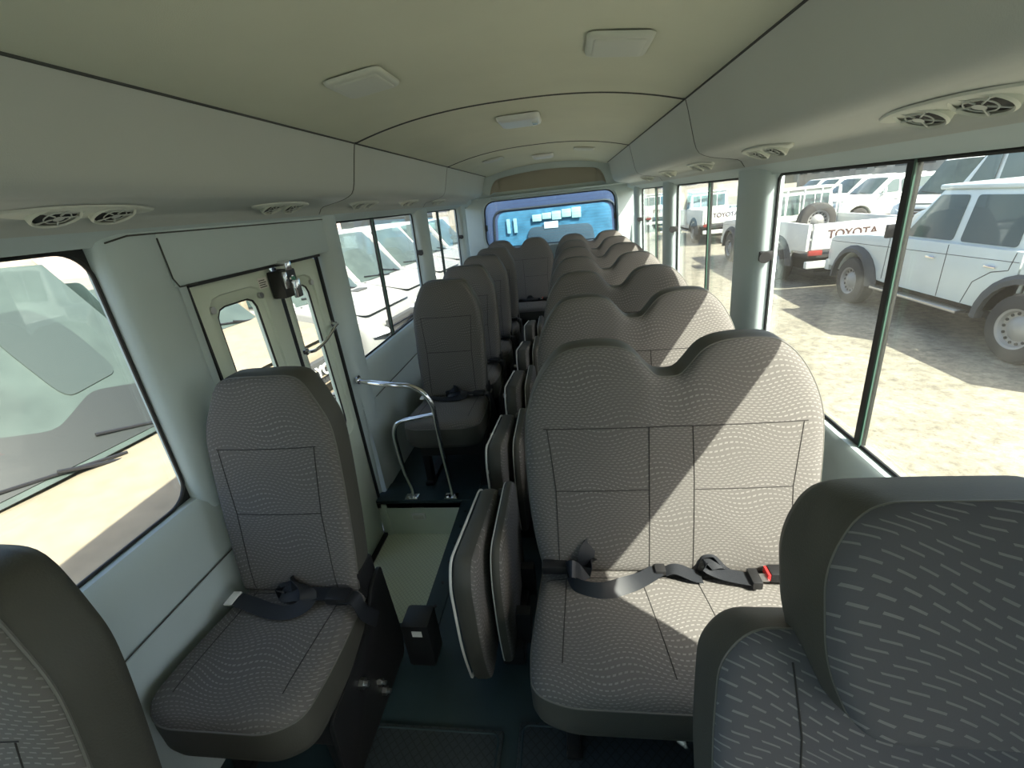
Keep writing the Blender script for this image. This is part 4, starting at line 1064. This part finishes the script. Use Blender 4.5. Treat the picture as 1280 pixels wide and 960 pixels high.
def front_vehicle(name, cat, label, loc, rz, paint, kind='van', scoops=False, glass_=None, plate=None, hood=.95, grille_text=None, hgt=2.0, L=4.7, hz=1.05, slope=None):
    """origin on the ground under the nose; front towards +y; bodywork behind"""
    t = thing(name, label, cat, loc, rz)
    H = .93; gm = glass_ or M_dglass
    cowl = -hood; wr_ = .34
    body = [(-L, .38), (-hood - 2.75 - .48 + .0, .38)] if False else [(-L, .38)]
    def ar(c): return [(c + .42 * math.cos(a), .34 + .42 * math.sin(a)) for a in [PI - PI * k / 8 for k in range(9)]]
    body += ar(-L + .95) + ar(-.82) + [(-.22, .32), (-.04, .34), (0, .55), (-.02, hz - .22), (-.09, hz - .08), (-.20, hz - .02), (cowl, hz + .16), (-L, hz + .14)]
    bb = extr(body, fx, -H, H, .07, 3)
    for v in bb.verts:      # round the nose in plan
        if v.co.y > -.9: v.co.x *= 1 - .10 * ((v.co.y + .9) / .9) ** 2; 
        if v.co.y > -.35: v.co.y -= .16 * (abs(v.co.x) / H) ** 3
    link('body', bb, paint, t)
    # hood crown
    P = Pad(rpoly([(-.70, -.16), (.70, -.16), (.80, cowl + .02), (-.80, cowl + .02)], .10), (0, cowl / 2), .01, lambda u, v, d: Vector((u, v, hz - .05 + (v + .20) / (cowl + .20) * .18 + d + .03)), .03, .012, 80)
    link('bonnet', P.cover(), paint, t)
    # greenhouse
    slope = slope or (.75 if kind == 'van' else .65)
    back = L if kind == 'van' else L - .1
    t0 = bmesh.new()
    vl = [t0.verts.new(p) for p in ((-.88, -back, hz + .12), (.88, -back, hz + .12), (.86, cowl + .02, hz + .12), (-.86, cowl + .02, hz + .12))]
    vh = [t0.verts.new(p) for p in ((-.74, -back + .15, hgt), (.74, -back + .15, hgt), (.70, cowl - slope, hgt), (-.70, cowl - slope, hgt))]
    t0.faces.new(vl[::-1]); t0.faces.new(vh)
    for i in range(4): t0.faces.new((vl[i], vl[(i + 1) % 4], vh[(i + 1) % 4], vh[i]))
    bmesh.ops.bevel(t0, geom=t0.edges[:], offset=.09, segments=4, profile=.6, affect='EDGES')
    link('cab', t0, paint, t)
    # windscreen (curved panel)
    bm = bmesh.new(); rows = []
    for k in range(7):
        v = .03 + .90 * k / 6; row = []
        for j in range(15):
            u = -1 + 2 * j / 14; wdt = (.80 - .12 * v)
            row.append(bm.verts.new((u * wdt, cowl + .02 - slope * v + .055 - .07 * u * u, hz + .12 + (hgt - hz - .12) * v + .03 - .02 * u * u)))
        rows.append(row)
    for a, b in zip(rows, rows[1:]):
        for j in range(14): bm.faces.new((a[j], a[j + 1], b[j + 1], b[j]))
    wsn = link('windscreen', bm, gm, t)
    def WS(u, v, o=.012): 
        wdt = (.80 - .12 * v); return Vector((u * wdt, cowl + .02 - slope * v + .055 - .07 * u * u + o, hz + .12 + (hgt - hz - .12) * v + .03 - .02 * u * u + o))
    for a, b in (((-.1, .0), (.80, .10)), ((-.85, .0), (-.05, .12))):
        bm = bmesh.new(); p0 = WS(*a, o=.02); p1 = WS(*b, o=.015)
        tube(bm, [p0, p1], .010, 6); tube(bm, [WS(a[0], -.03, .02), p0.lerp(p1, .45) + Vector((0, .01, .015))], .012, 6)
        link('wiper', bm, M_blk, wsn)
    link('cowl_panel', B(-.80, .80, cowl - .02, cowl + .07, hz + .11, hz + .155, .01), M_flare, t)
    # side windows
    for s in (-1, 1):
        def SW(y, v, o=.006): return Vector((s * (.872 - .135 * v + o), y, hz + .12 + (hgt - hz - .12) * v))
        segs = [[(cowl - .30, .10), (cowl - .95, .10), (cowl - .95, .82), (cowl - .72, .82)], [(cowl - 1.05, .10), (cowl - 2.1, .10), (cowl - 2.1, .82), (cowl - 1.05, .82)], [(cowl - 2.2, .10), (-back + .25, .10), (-back + .3, .82), (cowl - 2.2, .82)]]
        for q in segs:
            bm = bmesh.new(); vs = [bm.verts.new(SW(y, v)) for y, v in rpoly(q, .05, 3)]; r = bmesh.ops.extrude_face_region(bm, geom=[bm.faces.new(vs)])
            for g in r['geom']:
                if isinstance(g, bmesh.types.BMVert): g.co.x += s * .005
            link('side_window', bm, M_cglass, t)
        bm = B(*sorted((s * .93, s * 1.04)), cowl - .42, cowl - .33, hz + .15, hz + .38, .03); tube(bm, [(s * .86, cowl - .38, hz + .2), (s * .96, cowl - .38, hz + .25)], .02, 6)
        link('side_mirror', bm, paint, t)
        link('door_handle', B(*sorted((s * .93, s * .955)), cowl - 1.0, cowl - .85, hz - .05, hz - .015, .008), M_chrome, t)
        bm = bmesh.new()
        for y in (cowl - .05, cowl - 1.08, cowl - 2.2): tube(bm, [(s * .931, y, .45), (s * .931, y, hz + .1)], .005, 4)
        link('door_gap', bm, M_dark, t)
        # headlight: swept lens wrapped on the corner
        ol_ = rpoly([(.42, hz - .34), (.78, hz - .32), (.885, hz - .18), (.87, hz - .10), (.60, hz - .19), (.44, hz - .26)], .03, 3)
        lens = extr(ol_, lambda u, v, d: Vector((s * u, d - .15 * (u / .93) ** 3 - .02 - max(0, (v - hz + .3)) * .45 - (.30 * max(0, u - .75) / .14), v)), -.10, .035, .01)
        link('headlight', lens, M_lens, t)
        for yy in (-.82, -L + .95): wheel(t, s * .84, yy, .34, .22, s)
    gr = link('grille', B(-.42, .42, -.06, .03, hz - .46, hz - .17, .02), M_flare, t)
    bm = bmesh.new()
    for k in range(3): box(bm, -.42, .42, .02, .045, hz - .44 + k * .09, hz - .425 + k * .09, .004)
    link('grille_bar', bm, M_chrome if paint is not M_dusty else paint, gr)
    ms = bmesh.new()
    for k in range(-9, 10):
        for j in range(5): tube(ms, [(k * .042 + (.02 if j % 2 else 0), .03, hz - .42 + j * .045), (k * .042 + (.02 if j % 2 else 0), .036, hz - .42 + j * .045)], .012, 6)
    o = link('grille_mesh', ms, M_under, gr)
    if grille_text: text_obj('grille_lettering', grille_text, .17, frame3((0, .05, hz - .28), (-1, 0, 0), (0, 0, 1)), M_white, gr, .006, .003)
    link('front_bumper', B(-.78, .78, -.14, .07, .30, .52, .05), paint, t)
    if plate:
        pl = link('number_plate', B(-.26, .26, .07, .085, .36, .58, .01), M_white, t)
        text_obj('plate_lettering', plate, .095, frame3((0, .087, .47), (-1, 0, 0), (0, 0, 1)), M_dark, pl, .001, .003)
    if scoops:
        for x in (-.42, .42):
            link('bonnet_vent', B(x - .15, x + .15, cowl + .14, cowl + .30, hz + .135, hz + .165, .01), M_flare, t)
    return t
R90 = -PI / 2
v1 = front_vehicle('van', 'van', 'dusty cream van nosed up to the left window, wiper on its big windscreen', (-1.72, 1.90, G), R90 - .12, M_dusty, hood=1.0, hgt=2.30, hz=.92, L=4.9, slope=.95)
front_vehicle('pickup_front', 'car', 'dusty cream vehicle nosed up to the entrance door, lettered grille and plate', (-2.50, 4.12, G), R90 - .12, M_dusty, kind='suv', plate='TOY\nOR', grille_text='TOYOTA', hgt=1.95, L=4.6, hood=1.35, hz=1.12)
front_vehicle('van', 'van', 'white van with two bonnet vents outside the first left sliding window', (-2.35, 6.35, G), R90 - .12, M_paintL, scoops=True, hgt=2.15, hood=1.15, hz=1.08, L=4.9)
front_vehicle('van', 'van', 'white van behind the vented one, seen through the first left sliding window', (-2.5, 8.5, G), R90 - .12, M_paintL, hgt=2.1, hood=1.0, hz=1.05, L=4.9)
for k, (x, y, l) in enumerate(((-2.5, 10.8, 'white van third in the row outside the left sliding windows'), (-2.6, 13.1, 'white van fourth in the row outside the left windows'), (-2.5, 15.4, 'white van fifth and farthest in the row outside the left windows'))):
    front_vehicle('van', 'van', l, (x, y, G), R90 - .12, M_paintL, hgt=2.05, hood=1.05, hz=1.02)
# dashboard and seat shapes behind the near van's windscreen
w1 = [c for c in v1.children if c.name.startswith('windscreen')][0]
def VW(u, v, o):
    k = .80 - .12 * v
    return Vector((u * k, -1.0 + .02 - .95 * v + .055 - .07 * u * u + o, .92 + .12 + (2.30 - .92 - .12) * v + .03 - .02 * u * u + o))
for nm, ol_, mm in (('dashboard', [(-.9, .05), (.9, .05), (.85, .20), (.45, .27), (.1, .20), (-.3, .30), (-.8, .24)], mat('dash_black', (.02, .024, .022), .5)),
                    ('inner_pillar', [(.05, .72), (.14, .74), (.52, .30), (.42, .26)], mat('pale_green_trim', (.16, .20, .12), .6)),
                    ('seat_shape', [(-.62, .34), (-.12, .30), (-.08, .62), (-.22, .72), (-.50, .72), (-.62, .60)], mat('seat_dark_green', (.036, .048, .042), .35))):  # seat shape in a dark green close to the glass colour
    PP = resample(rpoly(ol_, .08, 4), 60); cx_ = sum(p[0] for p in PP) / 60; cv_ = sum(p[1] for p in PP) / 60
    bm = bmesh.new(); rows = []
    for k_, o_ in ((1.0, .0), (.99, .005), (.6, .005), (.25, .005)): rows.append([bm.verts.new(VW(cx_ + (p[0] - cx_) * k_, cv_ + (p[1] - cv_) * k_, o_)) for p in PP])
    for a, b in zip(rows, rows[1:]):
        for i in range(60): bm.faces.new((a[i], a[(i + 1) % 60], b[(i + 1) % 60], b[i]))
    bm.faces.new(rows[-1]); link(nm, bm, mm, w1)
# rename the second one by kind
for o in list(C.objects):
    if o.name.startswith('pickup_front'): o.name = 'parked_car'
# SUVs across the yard, noses to the bus
R90b = PI / 2
for k, (x, y, l) in enumerate(((11.2, 21.5, 'white SUV in the far row, nearest of those seen past the second window divider'), (11.8, 24.3, 'white SUV second in the far row across the yard'), (12.4, 27.2, 'white SUV third in the far row across the yard'), (13.0, 30.2, 'white SUV fourth and farthest in the far row across the yard'))):
    front_vehicle('parked_car', 'car', l, (x, y, G), R90b, M_paint, kind='suv', hgt=1.75, hood=1.2, hz=1.0)
# big white vans behind the near pickup
front_vehicle('van', 'van', 'tall white van parked behind the nearest pickup, its roof above the cab', (9.3, 12.6, G), 0.12, M_paint, hgt=2.6, hood=.9, hz=1.15, L=5.9)
front_vehicle('van', 'van', 'white van between the tall van and the lettered pickup', (10.6, 15.5, G), PI / 2 + .3, M_paint, hgt=2.2, hood=.9, hz=1.08, L=4.9)
front_vehicle('van', 'van', 'tall white van farther right behind the nearest pickup', (12.6, 9.5, G), 0.1, M_paint, hgt=2.7, hood=.9, hz=1.15, L=5.9)

# blue bus behind the rear window
t = thing('blue_bus', 'blue bus parked close behind, its windscreen filling the rear window', 'bus', (0.02, 6.75, G))
bb = B(-1.02, 1.02, 0, 6.5, .35, 2.80, .12, 4); link('body', bb, M_bus, t)
bm = bmesh.new(); rows = []
wo = resample(rpoly([(-.90, 1.35), (.90, 1.35), (.86, 2.20), (-.86, 2.20)], .14, 8), 80)
P = Pad(wo, (0, 1.8), .02, lambda u, v, d: Vector((u, .02 - d, v)), .02, .02, 100)
wsn = link('windscreen', P.cover(), M_busglass, t)
link('windscreen_seal', T([(u, -.0, v) for u, v in wo], .018, 8, True), M_rub, wsn)
dome = extr(rpoly([(-.46, 1.42), (.62, 1.42), (.54, 1.92), (-.36, 1.94)], .10, 6), lambda u, v, d: Vector((u, d, v)), -.045, -.028, .006)
link('dashboard_hood', dome, mat('dash_grey', (.045, .07, .085), .6), wsn)
bm = bmesh.new()
for k in range(5):
    x = -.30 + .14 * k; box(bm, x, x + .13, -.048, -.035, 2.01 + .02 * (k % 2), 2.10 + .012 * k, .004)
link('visor_papers', bm, mat('pale_green_paper', (.42, .62, .55), .6), wsn)
link('screen_sticker', B(-.14, .06, -.052, -.04, 1.90, 1.99, .004), M_white, wsn)
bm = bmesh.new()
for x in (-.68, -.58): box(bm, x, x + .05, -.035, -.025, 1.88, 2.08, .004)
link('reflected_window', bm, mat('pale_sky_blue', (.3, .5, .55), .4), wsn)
for s in (-1, 1):
    bm = bmesh.new(); tube(bm, [(s * .1, -.05, 1.30), (s * .75, -.06, 1.40)], .012, 6); link('wiper', bm, M_blk, wsn)
    link('headlight', B(s * .75 - .15, s * .75 + .15, -.03, .03, .75, .95, .03), M_lens, t)
    wheel(t, s * .88, 1.2, .40, .24, s)
link('front_bumper', B(-1.0, 1.0, -.08, .08, .38, .62, .04), M_bus, t)

# buildings far off
def building(label, x0, x1, y0, y1, h, roofh=.6, n=10, axis='y', m=None):
    t = thing('warehouse', label, 'building', ((x0 + x1) / 2, (y0 + y1) / 2, G)); a, b = abs(x1 - x0) / 2, abs(y1 - y0) / 2
    link('wall', B(-a, a, -b, b, 0, h), m or M_wall, t, smooth=False)
    link('roof', B(-a - .3, a + .3, -b - .3, b + .3, h, h + roofh, .1), M_roof, t)
    for k in range(n):
        if axis == 'y':
            y = -b + (k + .5) * 2 * b / n
            link('window', B(-a - .05, -a + .05, y - b / n * .6, y + b / n * .6, h * .35, h * .75), M_dark, t, smooth=False)
        else:
            x = -a + (k + .5) * 2 * a / n
            link('window', B(x - a / n * .6, x + a / n * .6, -b - .05, -b + .05, h * .35, h * .75), M_dark, t, smooth=False)
    return t
building('long grey building far across the yard beyond the right windows', 34, 42, -5, 75, 5.2, n=24)
building('grey building far off closing the yard behind the blue bus', -20, 30, 70, 76, 6, n=14, axis='x')
building('pale pinkish building behind the vans on the left', -40, -30, 20, 60, 5, n=12, m=mat('pink_render', (.42, .33, .29), .9))
